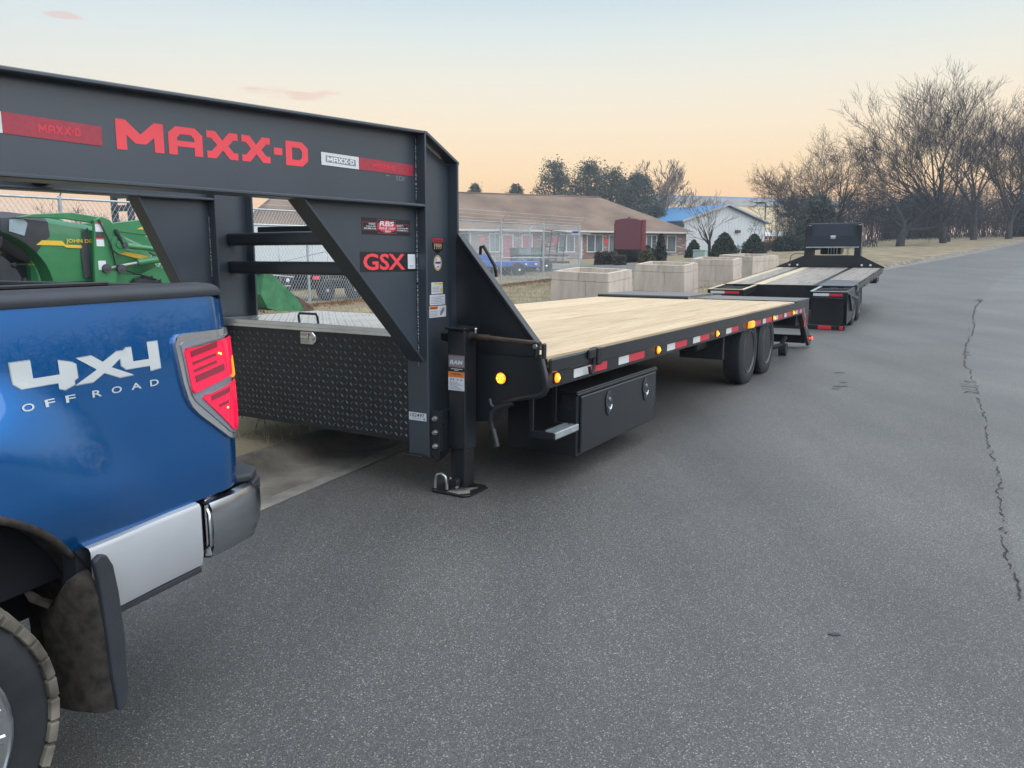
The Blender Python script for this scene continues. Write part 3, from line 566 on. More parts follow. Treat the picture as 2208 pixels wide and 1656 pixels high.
# front plate under the deck with the round clearance lamp
fp = MB().prism([(-.085, .852), (.575, .852), (.575, .672), (.46, .62), (.36, .60), (.25, .45), (-.085, .40)], 'y', .098, .108).build('front_plate', BLACK, t1)
def round_lamp(parent, c, axis, r):
    sgn = -1 if axis == 'y' else 1
    l = MB().lathe([(0, r * 1.12), (sgn * .010, r * 1.12), (sgn * .010, r)], 22, c, axis).build('lamp_bezel', BLACK2, parent, smooth=30)
    MB().lathe([(sgn * .008, r), (sgn * .016, r * .8), (sgn * .019, r * .4), (sgn * .020, .0005)], 22, c, axis).build('lamp_lens', AMBER, l, smooth=True)
    d = MB()
    for k in range(7):
        a, q = (0, 0) if k == 6 else (2 * pi * k / 6, r * .58)
        cc = (c[0] + q * cos(a), c[1] - .018, c[2] + q * sin(a)) if axis == 'y' else (c[0] + .018, c[1] + q * cos(a), c[2] + q * sin(a))
        d.lathe([(0, r * .17), (sgn * .004, r * .12), (sgn * .0045, .0004)], 10, cc, axis)
    d.build('diode', AMBERHOT, l, smooth=True)
round_lamp(fp, (.267, .098, .714), 'y', .036)
# deck planks
n_pl = 16; x0, x1 = -2.47, .495; w_ = (x1 - x0) / n_pl
deck = empty('deck', (0, 0, 0)); deck.parent = t1
for i in range(n_pl):
    a = x0 + i * w_; dz = random.uniform(-.0012, .0012)
    B(a + .0012, a + w_ - .0012, .150, 7.62, .808 + dz, .846 + dz).build('plank', PINE, deck, bevel=.0025)
bt = MB()
for i in range(n_pl):
    for y in np.arange(.5, 7.6, .61):
        for o in (.05, .135):
            x, yy = x0 + i * w_ + o + random.uniform(-.008, .008), y + random.uniform(-.01, .01)
            bt.add([(x + .005 * cos(k * pi / 3), yy + .005 * sin(k * pi / 3), .8478) for k in range(6)], [(0, 1, 2, 3, 4, 5)])
bt.build('deck_screws', mat('deck screws', (.10, .085, .07), .5, metal=.3), t1, kind='stuff')
# frame below the deck
for x in (-.30, -1.70): MB().box(x - .07, x + .07, .18, 7.75, .42, .436).box(x - .07, x + .07, .18, 7.75, .776, .79).box(x - .006, x + .006, .18, 7.75, .436, .776).build('main_beam', BLACK2, t1)
for y in np.arange(.5, 7.7, .61): B(-2.46, .49, y - .03, y + .03, .735, .805).build('cross_member', BLACK2, t1)
rl = MB().box(.500, .572, .108, 7.83, .672, .690).box(.562, .574, .108, 7.83, .690, .800).box(.500, .572, .108, 7.83, .7865, .800).build('side_rail', BLACK, t1, bevel=.002)
MB().box(-2.555, -2.475, .108, 7.83, .672, .846).build('side_rail', BLACK, t1, bevel=.002)
for k in range(13): B(.5735, .5865, .74 + k * .575, .82 + k * .575, .765, .845).build('stake_pocket', BLACK, rl)
rub = B(.587, .597, .735, 7.83, .764, .852).build('rub_rail', BLACK, t1, bevel=.002)
B(.5745, .600, .11, .62, .766, .852).build('corner_bar', BLACK, t1, bevel=.01); B(.56, .612, .735, .80, .745, .858).build('winch_track_stop', BLACK2, t1, bevel=.006)
MB().tube([(.602, .615, .80), (.606, .605, .84), (.606, .63, .858), (.606, .66, .85), (.61, .672, .80), (.612, .67, .73), (.612, .645, .70), (.612, .615, .71), (.61, .605, .75)], .011, 8).build('d_ring', BLACK2, t1, smooth=True); B(.598, .62, .585, .69, .80, .862).build('ring_clip', BLACK2, t1, bevel=.012, segs=3)
def tape(y0, ym, y1, z0=.694, z1=.748):
    MB().box(.5745, .5755, y0, ym, z0, z1).build('reflective_tape', TAPEW, rl); MB().box(.5745, .5755, ym + .0005, y1, z0, z1).build('reflective_tape', TAPER, rl)
for a in ((.455, .70, .96), (1.16, 1.345, 1.65), (2.15, 2.34, 2.65), (2.82, 3.02, 3.30), (3.87, 4.06, 4.33), (4.95, 5.05, 5.31), (5.41, 5.56, 5.86), (6.05, 6.2, 6.47), (6.58, 6.72, 7.02), (7.30, 7.44, 7.62), (7.64, 7.70, 7.80)): tape(*a)
def side_lamp(y, z=.727, big=False):
    b2 = MB().box(.574, .582, y - .035, y + .035, z - .032, z + .034).build('marker_lamp', BLACK2, rl, bevel=.004)
    if big:
        MB().box(.582, .606, y - .06, y + .02, z - .035, z + .038).build('lamp_lens', AMBERDIM, b2, bevel=.008); MB().box(.582, .615, y + .02, y + .13, z - .035, z + .038).build('lamp_lens', AMBER, b2, bevel=.008)
    else:
        MB().lathe([(.008, .030), (.016, .027), (.022, .016), (.0235, .0005)], 18, (.574, y, z), 'x').build('lamp_lens', AMBER, b2, smooth=True); MB().lathe([(.0, .011), (.006, .006), (.007, .0005)], 10, (.595, y, z), 'x').build('diode', AMBERHOT, b2, smooth=True)
side_lamp(.217); side_lamp(1.928); side_lamp(3.534); side_lamp(4.74, big=True); side_lamp(5.945); side_lamp(7.116)
for y in (.40, 2.07, 3.70): MB().prism([(y, .772), (y + .07, .767), (y + .07, .79), (y, .782)], 'x', .575, .583).build('amber_wedge', AMBERDIM if y < 1 else ORANGE, rl)  # small orange wedges beside the lamps, the first in amber lens material
# underslung toolbox and step
tb = B(.035, .555, .55, 1.96, .165, .575).build('side_toolbox', BLACK, t1, bevel=.006)
MB().box(.0, .56, .545, 1.965, .576, .590).box(.545, .566, .54, 1.97, .560, .578).build('box_top', BLACK2, tb, bevel=.004); dr = B(.5555, .572, .585, 1.93, .18, .555).build('box_door', BLACK, tb, bevel=.006)
for y in (1.004, 1.693):
    la = MB().prism([(y + .056 * cos(a) * (1 if sin(a) > 0 else .78), .445 + .088 * sin(a)) for a in [2 * pi * k / 20 for k in range(20)]], 'x', .5725, .582).build('oval_latch', PLASTIC, dr, bevel=.004)
    MB().tube([(.584, y - .034, .435), (.587, y - .018, .412), (.588, y, .404), (.587, y + .018, .412), (.584, y + .034, .435)], .0045, 6).build('latch_trim', ALU, la, smooth=True); MB().lathe([(0, .014), (.006, .013), (.006, .0005)], 12, (.582, y, .478), 'x').build('lock', STEEL, la, smooth=True); MB().prism([(y - .03, .425), (y + .03, .425), (y, .375)], 'x', .5825, .5845).build('latch_paddle', DULLCHROME, la)
stp = MB().box(.40, .43, .20, .214, .36, .67).box(.40, .585, .20, .214, .345, .39).box(.40, .43, .50, .514, .36, .67).box(.40, .585, .50, .514, .345, .39).box(.40, .585, .214, .50, .345, .357).build('side_step', BLACK, t1, bevel=.003)
MB().box(.57, .588, .20, .514, .352, .392).build('step_nose', GALV, stp, bevel=.003)
gt = MB()
for k in range(9):
    for q in (.50, .545): gt.prism([(.225 + k * .03, .357), (.245 + k * .03, .357), (.235 + k * .03, .398)], 'x', q, q + .03)
gt.build('step_grip', GALV, stp, kind='stuff')
# wheels, axles
for yy in (4.93, 5.80):
    MB().tube([(-2.3, yy, .425), (.35, yy, .425)], .055, 12).build('axle', BLACK2, t1, smooth=True)
    for cx_, sd in ((.455, 1), (-2.375, -1)):
        trailer_wheel(t1, (cx_, yy, .385 + (.035 if yy > 5.5 else .028)), .385, .215, sd)
for x in (.02, -1.95): MB().prism([(4.05, .66), (4.3, .47), (4.9, .50), (5.16, .56), (5.5, .50), (6.0, .47), (6.3, .66)], 'x', x - .04, x + .04).build('leaf_spring', BLACK2, t1)
MB().box(.02, .48, 4.12, 4.18, .40, .67).build('mud_guard', RUBBER, t1); MB().box(.10, .35, 3.7, 4.0, .52, .70).build('brake_tank', BLACK2, t1, bevel=.03, segs=3)
# folded ramps at the tail and their struts
RAMPM = mat('ramp steel plate', (.12, .128, .14), .38, metal=.3, var=.12, scale=4)
MB().box(-2.47, -1.0, 7.45, 8.75, .872, .893).build('ramp', RAMPM, t1, bevel=.003); MB().box(-2.47, -1.0, 7.44, 7.47, .846, .871).build('ramp_edge', BLACK, t1)
rp = MB().box(-.96, .50, 7.63, 8.72, .838, .858).build('ramp', RAMPM, t1, bevel=.003); MB().box(-.96, .50, 7.622, 7.628, .80, .857).build('ramp_edge', BLACK, rp)
MB().prism([(7.9, .84), (8.7, .835), (8.72, .55), (8.62, .30), (8.45, .62)], 'x', .485, .499).build('ramp_side_plate', BLACK, rp, bevel=.002)
MB().prism([(7.80, .70), (7.95, .70), (8.70, .25), (8.70, .14), (8.55, .14)], 'x', .52, .56).build('tail_strut', BLACK, t1, bevel=.004); MB().prism([(8.0, .82), (8.12, .82), (8.74, .20), (8.66, .16)], 'x', .44, .48).build('tail_strut', BLACK, t1, bevel=.004)
MB().tube([(.53, 7.93, .80), (.545, 8.05, .62)], .03, 8).tube([(.53, 8.0, .72), (.55, 8.3, .42)], .018, 8).build('ramp_spring', STEEL, t1, smooth=True); MB().box(.561, .566, 8.05, 8.13, .46, .66).build('reflective_tape', TAPER, t1); B(-2.5, .5, 7.75, 7.83, .5, .835).build('tail_beam', BLACK2, t1)
B(-2.4, .5, 8.5, 8.6, .18, .30).build('tail_crossbar', BLACK2, t1); tlm = B(.50, .58, 8.62, 8.68, .215, .29).build('tail_lamp', BLACK2, t1); MB().lathe([(0, .026), (.012, .02), (.014, .0005)], 14, (.58, 8.65, .25), 'x').build('lamp_lens', REDLIT, tlm, smooth=True); MB().lathe([(0, .03), (-.012, .02), (-.014, .0005)], 14, (.54, 8.62, .25), 'y').build('lamp_lens', REDLIT, tlm, smooth=True)
MB().box(.5745, .58, 7.80, 7.815, .70, .78).build('end_reflector', TAPER, rl)
MB().tube([(.05, 7.2, .30), (.3, 7.3, .22), (.38, 7.45, .24), (.42, 7.5, .36)], .035, 8).lathe([(-.05, .09), (.05, .09)], 14, (.40, 7.5, .18), 'x').build('dolly_wheel_stop', RUBBER, t1, smooth=30)

# ------------------------------------------------------------------ pickup truck  (x = towards the road, y = towards its tail, z up)
PAINT = mat('blue metallic paint', (.002, .118, .38), .22, metal=.70, spec=.5, coat=1.0, coatr=.015, var=.04, scale=2, c2=(.002, .130, .41))
SILVER = mat('silver cladding', (.44, .46, .48), .38, metal=.35, coat=.3, var=.03)
GLASS = mat('dark glass', (.015, .018, .022), .05, spec=.8, var=.05)
MUD = mat('dried mud on rubber', (.030, .028, .026), .9, spec=.2, var=.35, scale=30, c2=(.068, .057, .047), bump=.15, bscale=60, detail=9)
LUGS = mat('dusty tread rubber', (.10, .090, .074), .9, spec=.15, var=.45, scale=10, c2=(.24, .215, .175))
GREYPL = mat('grey lamp insert', (.20, .225, .255), .3, coat=.5, var=.05)
CLEAR = mat('clear lamp rim', (.52, .53, .54), .12, metal=.7, coat=.6, var=.06)
REDDK = mat('red lens dark louvre', (.27, .022, .045), .15, coat=.8, var=.1)
REDHOT = mat('red lens lit from inside', (.75, .01, .02), .2, emit=(1, .004, .06), estr=1.0, coat=.6, var=.03)
FILA = mat('lamp filament glow', (1, .6, .1), .3, emit=(1, .45, .06), estr=3)
tk = tag(empty('pickup_truck', (-.877, 2.43, .004), (0, 0, R(-22.17))), 'blue pickup truck with silver lower trim and off road lettering, tail end in view', 'truck')
WC, WZ, WR = -1.07, .378, .378
def arch_z(y, r=.548):
    d = abs(y - WC); return WZ + sqrt(max(0, r * r - d * d)) if d < r else 0
def side_x(y, z):
    x = -.17 * max(0, z - .93) ** 2 - .10 * max(0, .86 - z) ** 2 * 4
    x -= .030 * smooth(-.10, .02, y) ** 2                     # rounded tail corner
    r = hypot(y - WC, (z - WZ) * .97); x += .048 * smooth(.86, .63, r) * smooth(.64, .88, z)               # flared wheel arch
    x += .010 * smooth(.97, 1.0, z) * smooth(1.06, 1.02, z) * 0
    return x
ys = sorted(set([round(v, 4) for v in np.linspace(-2.05, -.54, 64)] + [round(WC + .548 * cos(a), 4) for a in np.linspace(0, pi, 40)] + [round(v, 4) for v in np.linspace(-.54, 0, 26)]))
rows = []
for y in ys:
    zb = max(.715, arch_z(y)); rows.append([(side_x(y, zb + (1.332 - zb) * k / 26), y, zb + (1.332 - zb) * k / 26) for k in range(27)])
bs = MB().grid(rows).build('bed_side', PAINT, tk, smooth='all')
lip = MB().tube([(side_x(WC + .548 * cos(a), WZ + .548 * sin(a)) - .004, WC + .548 * cos(a), WZ + .548 * sin(a)) for a in np.linspace(.63, pi - .63, 40)], .011, 6).build('arch_lip', MUD, bs, smooth='all')
ln = MB(); ln.grid([[(x, WC + .56 * cos(a), WZ + .56 * sin(a)) for x in (.0, -.30, -.36)] for a in np.linspace(-.1, pi + .1, 30)]).build('arch_liner', MUD, tk, smooth='all')
# tail: gate, far side, floor, front wall of the bed
gate = B(-1.70, -.16, -.045, -.006, .72, 1.335).build('tailgate', PAINT, tk, bevel=.02, segs=3)
MB().grid([[(-.030 - .005 * k - .14 * t, .0 - .008 * t, .715 + (1.332 - .715) * k / 8) for k in range(9)] for t in np.linspace(0, 1, 5)]).build('corner_panel', PAINT, tk, smooth='all')
MB().grid([[(-1.86 - side_x(y, z), y, z) for z in np.linspace(.72, 1.332, 12)] for y in np.linspace(-2.05, 0, 20)]).build('bed_side', PAINT, tk, smooth='all')
B(-1.72, -.14, -1.80, -.05, .80, .83).build('bed_floor', BLACK2, tk); B(-1.72, -.14, -1.84, -1.80, .80, 1.34).build('bed_front_wall', PLASTIC, tk)
B(-.15, -.12, -1.80, -.05, .83, 1.33).build('bed_inner_wall', PLASTIC, tk); B(-1.74, -1.71, -1.80, -.05, .83, 1.33).build('bed_inner_wall', PLASTIC, tk)
rc = MB()
for y0, y1 in ((-2.04, -.012),):
    prof = [(-.018, 1.331), (-.014, 1.344), (-.020, 1.357), (-.045, 1.366), (-.10, 1.370), (-.150, 1.368), (-.158, 1.352), (-.158, 1.331)]
    rc.grid([[(a, y, b2) for a, b2 in prof] for y in np.linspace(y0, y1 - .03, 24)] + [[(a - .02 if a > -.05 else a, y1, b2 - .012) for a, b2 in prof]])
    rc.add([(a - .02 if a > -.05 else a, y1, b2 - .012) for a, b2 in prof], [tuple(range(len(prof)))])
rc.build('bed_rail_cap', PLASTIC, tk, smooth=50)
MB().box(-1.84, -1.70, -2.04, -.01, 1.331, 1.372).build('bed_rail_cap', PLASTIC, tk, bevel=.012, segs=2); B(-1.70, -.16, -.06, -.004, 1.3355, 1.362).build('tailgate_cap', PLASTIC, tk, bevel=.01, segs=2)
for x in (-.205, -1.66): MB().box(x - .028, x + .028, -1.78, -.28, 1.340, 1.366).box(x - .008, x + .008, -1.78, -.28, 1.366, 1.378).build('tonneau_rail', GLOSSBLK, tk, bevel=.003)
for k, z in enumerate((1.372, 1.398, 1.424)): B(-1.66, -.20, -1.79 + .02 * k, -1.30 + .012 * k, z, z + .022).build('folded_tonneau_panel', PLASTIC, tk, bevel=.006)
# silver lower trim, body underside
MB().grid([[(x + max(0, side_x(y, .72) + .004) * (1 if z > .6 else .5), y, z) for x, z in ((-.014, .716), (.008, .711), (.014, .700), (.012, .55), (.004, .516), (-.01, .508))] for y in np.linspace(-.592, -.205, 18)]).build('lower_cladding', SILVER, tk, smooth=40)
MB().box(-.05, .0, -.60, -.20, .490, .509).build('cladding_edge', PLASTIC, tk, bevel=.004); MB().box(-.06, -.012, -.61, -.2, .51, .72).build('cladding_backing', PLASTIC, tk)
MB().box(-1.5, -.35, -3.9, .0, .42, .56).build('chassis', DARK, tk); MB().box(-1.72, -.13, -1.0, -.06, .60, .79).build('bed_underside', DARK, tk)
MB().tube([(-.10, -.60, .80), (-.08, -.575, .68), (-.10, -.585, .50)], .014, 8).build('fender_brace', MUD, tk, smooth=True)
# mud flap
fl = MB(); prof = [(.02, .66, -.602), (.045, .60, -.590), (.05, .47, -.578), (.05, .35, -.572), (.045, .262, -.574)]
CUT = ((0, .0, 0), (.006, .012, 0), (.03, .03, .02), (.09, .045, .10), (.15, .05, .09), (.175, .05, .06))
for th in (0, .008): fl.grid([[(x - dx, y - dy - th, z - (dz if i == 0 else dz * .25 if i == 1 else 0)) for dx, dy, dz in CUT] for i, (x, z, y) in enumerate(prof)])
fl.build('mud_flap', MUD, tk, smooth='all')
MB().prism([(-.612, .69), (-.592, .702), (-.572, .694), (-.556, .66), (-.546, .58), (-.540, .45), (-.545, .30), (-.556, .264), (-.580, .258), (-.588, .35), (-.594, .5), (-.602, .62)], 'x', .040, .058).build('flap_edge', PLASTIC, tk, bevel=.006, segs=2)
# rear wheel with lugged tyre
def lug_wheel(c, r, w, side):
    ty = MB().lathe([(a * side, q) for a, q in ((-w / 2, .235), (-w / 2, r * .82), (-w / 2 + .02, r * .95), (-w / 2 + .05, r - .012), (w / 2 - .05, r - .012), (w / 2 - .02, r * .95), (w / 2, r * .82), (w / 2 + .003, r * .72), (w / 2 - .01, .235))], 48, c).build('tyre', RUBBER, tk, smooth=40)
    lg = MB(); nl = 38
    for k in range(nl):
        t = 2 * pi * k / nl
        for j, (a0, a1, tw, r0, r1) in enumerate(((-w / 2 - .002, -w * .24, .42, r * .88, r), (-w * .21, -w * .02, .36, r - .014, r), (w * .0, w * .20, .36, r - .014, r), (w * .23, w / 2 + .004, .44, r * .88, r))):
            ph = t + (j % 2) * pi / nl; d = pi / nl * tw * 1.9 * random.uniform(.9, 1.08); sk = .02 * (1 if j % 2 else -1)
            vs = []
            for rr in (r0 - .01 if 0 < j < 3 else r0, r1):
                for a, q in ((a0, -d + sk), (a1, -d - sk), (a1, d - sk), (a0, d + sk)):
                    ro = rr - (.022 if rr == r1 and ((j == 0 and a == a0) or (j == 3 and a == a1)) else 0)
                    vs.append((c[0] + side * a, c[1] + ro * cos(ph + q), c[2] + ro * sin(ph + q)))
            lg.add(vs, [(0, 1, 2, 3), (4, 5, 6, 7), (0, 1, 5, 4), (1, 2, 6, 5), (2, 3, 7, 6), (3, 0, 4, 7)])
    lg.build('tread_lugs', LUGS, ty, bevel=.002)
    rm = MB().lathe([(side * (w / 2 + .002), .238), (side * (w / 2 + .006), .230), (side * (w / 2 - .012), .215), (side * (w / 2 - .06), .20), (side * (w / 2 - .07), .07)], 40, c)
    for k in range(6):
        t = 2 * pi * k / 6
        for q in (-.16, .16): rm.tube([(c[0] + side * (w / 2 - .015), c[1] + .05 * cos(t), c[2] + .05 * sin(t)), (c[0] + side * (w / 2 - .012), c[1] + .215 * cos(t + q), c[2] + .215 * sin(t + q))], .020, 8)
    rm.lathe([(side * (w / 2 - .06), .075), (side * (w / 2), .07), (side * (w / 2 + .006), .05), (side * (w / 2 + .006), .0005)], 20, c).build('rim', ALU, ty, smooth=35)
    return ty
lug_wheel((-.115, WC, WZ), WR, .27, 1); lug_wheel((-1.745, WC, WZ), WR, .27, -1)
MB().tube([(-1.7, WC, WZ), (-.15, WC, WZ)], .05, 10).lathe([(-.14, .08), (-.06, .15), (.06, .15), (.14, .08)], 14, (-.93, WC, WZ)).build('rear_axle', DARK, tk, smooth=True)
# bumper with wrap-around end and step pad
def bump_ring(z, dx, dy): return [(-.045 + dx * .5, -.165, z), (.000 + dx, -.150, z), (.002 + dx, -.06, z), (-.012 + dx, .06, z), (-.06 + dx * .6, .135 + dy, z), (-.18, .165 + dy, z), (-.93, .185 + dy, z), (-1.68, .165 + dy, z), (-1.80 - dx * .6, .135 + dy, z), (-1.848 - dx, .06, z), (-1.862 - dx, -.06, z), (-1.815 - dx * .5, -.165, z)]
bp_ = MB().grid([bump_ring(.700, -.03, -.02), bump_ring(.694, -.006, -.004), bump_ring(.672, .004, .004), bump_ring(.60, .006, .006), bump_ring(.545, .0, -.002), bump_ring(.515, -.015, -.03)]).build('bumper', DULLCHROME, tk, smooth=40)
MB().grid([[(-.050, -.168, z), (-.012, -.162, z), (-.008, -.15, z)] for z in (.525, .60, .69)]).tube([(-.045, -.165, .53), (-.005, -.156, .56), (-.003, -.156, .66), (-.03, -.15, .698), (-.05, -.05, .702)], .007, 6).build('bumper_return', CHROME, bp_, smooth='all')
MB().prism([(-.12, .0), (-.055, .02), (-.03, .075), (-.075, .150), (-.19, .182), (-.60, .196), (-.60, .02)], 'z', .700, .728).prism([(-1.74, .0), (-1.81, .02), (-1.83, .075), (-1.785, .150), (-1.67, .182), (-1.26, .196), (-1.26, .02)], 'z', .700, .728).box(-1.26, -.60, .02, .19, .70, .72).build('bumper_step_pad', PLASTIC, bp_, bevel=.012, segs=3)
MB().prism([(-.07, .075), (-.012, .055), (-.058, .145), (-.19, .177), (-.19, .14)], 'z', .655, .701).build('pad_skirt', PLASTIC, bp_, bevel=.004)
MB().box(-.14, -.02, -.205, -.168, .52, .70).build('bumper_seal', RUBBER, tk, bevel=.01)
# tail light:  (y, z) outline on the side, wrapping round the corner
def on_side(y, z, off): return (side_x(y, z) + off, y, z)
def patch(poly, off, n=10, side=True):
    """fill a (y, z) polygon with a grid that follows the curved body side"""
    ymin, ymax = min(p[0] for p in poly), max(p[0] for p in poly); rows_ = []
    def span(y):
        zs = []
        for i in range(len(poly)):
            a, b2 = poly[i], poly[(i + 1) % len(poly)]
            if (a[0] - y) * (b2[0] - y) <= 0 and a[0] != b2[0]: zs.append(a[1] + (b2[1] - a[1]) * (y - a[0]) / (b2[0] - a[0]))
        return min(zs), max(zs)
    for y in np.linspace(ymin + 1e-4, ymax - 1e-4, n * 2):
        a, b2 = span(y); rows_.append([on_side(y, a + (b2 - a) * k / n, off) for k in range(n + 1)])
    m = MB().grid(rows_); e = [on_side(y, z, off) for y, z in poly]; i_ = [on_side(y, z, -.01) for y, z in poly]; k = len(poly)
    return m.add(e + i_, [(j, (j + 1) % k, k + (j + 1) % k, k + j) for j in range(k)])
OUT = [(-.222, 1.226), (-.238, 1.216), (-.243, 1.20), (-.233, 1.10), (-.222, 1.045), (-.205, 1.010), (-.175, .978), (-.06, .886), (-.035, .876), (-.005, .882), (.002, .90), (-.002, 1.22), (-.008, 1.228)]
tlh = patch(OUT, .012).build('tail_light', CLEAR, tk, smooth=50)
INN = [(-.214, 1.204), (-.226, 1.196), (-.216, 1.09), (-.206, 1.046), (-.19, 1.022), (-.06, .906), (-.03, .894), (-.006, .90), (-.004, 1.205)]
patch(INN, .015).build('lamp_insert', GREYPL, tlh, smooth=50)
patch([(-.212, 1.186), (-.218, 1.174), (-.206, 1.056), (-.198, 1.050), (-.004, 1.088), (-.005, 1.204)], .019).build('upper_lens', REDLENS, tlh, smooth=50)
patch([(-.162, 1.038), (-.169, 1.031), (-.045, .908), (-.012, .902), (-.004, .92), (-.004, 1.070)], .019).build('lower_lens', REDLENS, tlh, smooth=50)
patch([(-.065, 1.188), (-.055, 1.08), (-.0045, 1.092), (-.0055, 1.198)], .0205).build('lit_lens', REDHOT, tlh, smooth=50); patch([(-.05, 1.05), (-.06, .94), (-.012, .915), (-.0045, .932), (-.0045, 1.062)], .0205).build('lit_lens', REDHOT, tlh, smooth=50)
for a, b2, z, dz in ((-.198, -.09, 1.158, .017), (-.195, -.10, 1.135, .008), (-.193, -.10, 1.113, .008), (-.190, -.07, 1.082, .020), (-.135, -.05, 1.018, .015), (-.105, -.065, .993, .008)):
    s_ = .17; patch([(a, z), (b2, z + (b2 - a) * s_), (b2, z + dz + (b2 - a) * s_), (a, z + dz)], .0208, 3).build('louvre', REDDK, tlh, smooth=50)
patch([(-.212, 1.186), (-.210, 1.180), (-.01, 1.203), (-.01, 1.208)], .021, 3).build('trim_line', CHROME, tlh); patch([(-.155, 1.040), (-.150, 1.036), (-.01, 1.067), (-.01, 1.073)], .021, 3).build('trim_line', CHROME, tlh)
for y, z in ((-.088, 1.157), (-.080, 1.154), (-.072, .985)):
    p = on_side(y, z, .0215); MB().lathe([(0, .0036), (.0015, .002), (.002, .0004)], 10, p).build('filament_glow', FILA, tlh, smooth=True)
patch([(-.022, 1.072), (-.020, 1.125), (-.008, 1.14), (-.004, 1.078)], .0225, 4).build('side_marker', AMBERDIM, tlh)
# side lettering
XT = .0025
def side_poly(loops, y0, z0, w, hh, m):
    o = polys(loops, (w, hh), (0, y0, z0), YD, ZD, m, tk)
    bm = bmesh.new(); bm.from_mesh(o.data); bmesh.ops.triangulate(bm, faces=bm.faces); bmesh.ops.subdivide_edges(bm, edges=bm.edges, cuts=3, use_grid_fill=True); bm.to_mesh(o.data); bm.free()
    for v in o.data.vertices: v.co.x = side_x(v.co.y, v.co.z) + XT
    return o
FOUR = [[(0, 1), (0, .22), (.1, .0), (.62, .0), (.62, -.22), (.70, -.30), (.86, -.16), (.86, .0), (.92, .08), (.92, .62), (.86, .72), (.66, .86), (.66, .32), (.28, .32), (.28, 1)]]
FOUR2 = [[(0, .72), (.16, .98), (.28, .98), (.28, .32), (.66, .32), (.66, 1.1), (.92, 1.1), (.92, .0), (.92, -.18), (.66, -.24), (.66, .0), (.10, .0), (0, .2)]]
EX = [[(0, 1), (.30, 1.02), (.50, .72), (.80, 1.05), (1.06, 1.05), (.66, .46), (1.10, .02), (.80, .0), (.50, .28), (.26, .0), (-.08, .0), (.36, .46)]]
DEC = mat('silver side lettering', (.50, .53, .53), .4, var=.04)
DECO = mat('lettering outline', (.30, .33, .36), .4)
SK = lambda lps, k=-.03: [[(x, z + k * x) for x, z in lp] for lp in lps]
for m_, g in ((DECO, .0025), (DEC, 0)):
    XT = .0009 if g else .0015
    side_poly(FOUR, -.726 - g, 1.125 - g, .168 + 2 * g, .082 + 2 * g, m_); side_poly(EX, -.566 - g, 1.132 - g, .175 + 2 * g, .068 + 2 * g, m_); side_poly(FOUR2, -.425 - g, 1.136 - g, .128 + 2 * g, .078 + 2 * g, m_)
XT = .003
yy = -.722
for ch, w in (('O', .034), ('F', .028), ('F', .028), (' ', .0), ('R', .028), ('O', .032), ('A', .034), ('D', .030)):
    if ch == ' ': yy += .018; continue
    o = text(ch, (w, .0175), (0, yy, 1.092 - .0 * yy), YD, ZD, DEC, tk, .012)
    for v in o.data.vertices: v.co.x = side_x(v.co.y, v.co.z) + .0015
    yy += w + .030
# cab and bonnet, ahead of the bed (beyond the left edge of the photograph)
def loft(name, secs, m, parent=tk):
    """secs = list of (y, outline) with outline points (x, z)"""
    k = len(secs[0][1]); mb = MB().grid([[(x, y, z) for x, z in o] + [(o[0][0], y, o[0][1])] for y, o in secs])
    for y, o in (secs[0], secs[-1]): mb.add([(x, y, z) for x, z in o], [tuple(range(k))])
    return mb.build(name, m, parent, smooth=35)
def sec(w, z0, z1, t=.03): return [(-.93 - w, z0), (-.93 - w - .01, (z0 + z1) / 2), (-.93 - w + t, z1), (-.93 + w - t, z1), (-.93 + w + .01, (z0 + z1) / 2), (-.93 + w, z0)]
cabn = loft('cab_body', [(-2.08, sec(.90, .55, 1.34)), (-4.3, sec(.92, .55, 1.28)), (-5.2, sec(.92, .58, 1.22)), (-5.65, sec(.84, .62, 1.10, .06))], PAINT)
gh = loft('cab_roof', [(-2.10, sec(.80, 1.33, 1.86, .12)), (-2.4, sec(.80, 1.33, 1.92, .14)), (-3.5, sec(.80, 1.30, 1.92, .14)), (-4.25, sec(.78, 1.275, 1.35, .05))], PAINT)
for s in (1, -1):
    x = -.93 + s * .735
    MB().add([(x + s * .05, -2.35, 1.37), (x + s * .05, -3.05, 1.36), (x - s * .04, -3.05, 1.80), (x - s * .04, -2.45, 1.80)], [(0, 1, 2, 3)]).add([(x + s * .055, -3.15, 1.36), (x + s * .05, -3.95, 1.34), (x - s * .03, -3.55, 1.80), (x - s * .035, -3.15, 1.80)], [(0, 1, 2, 3)]).build('side_window', GLASS, gh)
for xx, sd in ((-.115, 1), (-1.745, -1)): lug_wheel((xx, -4.75, WZ), WR, .27, sd)
MB().grid([[(x, -4.75 + .5 * cos(a), WZ + .5 * sin(a)) for x in (.02, -.34)] for a in np.linspace(0, pi, 20)]).build('arch_liner', DARK, tk, smooth='all')

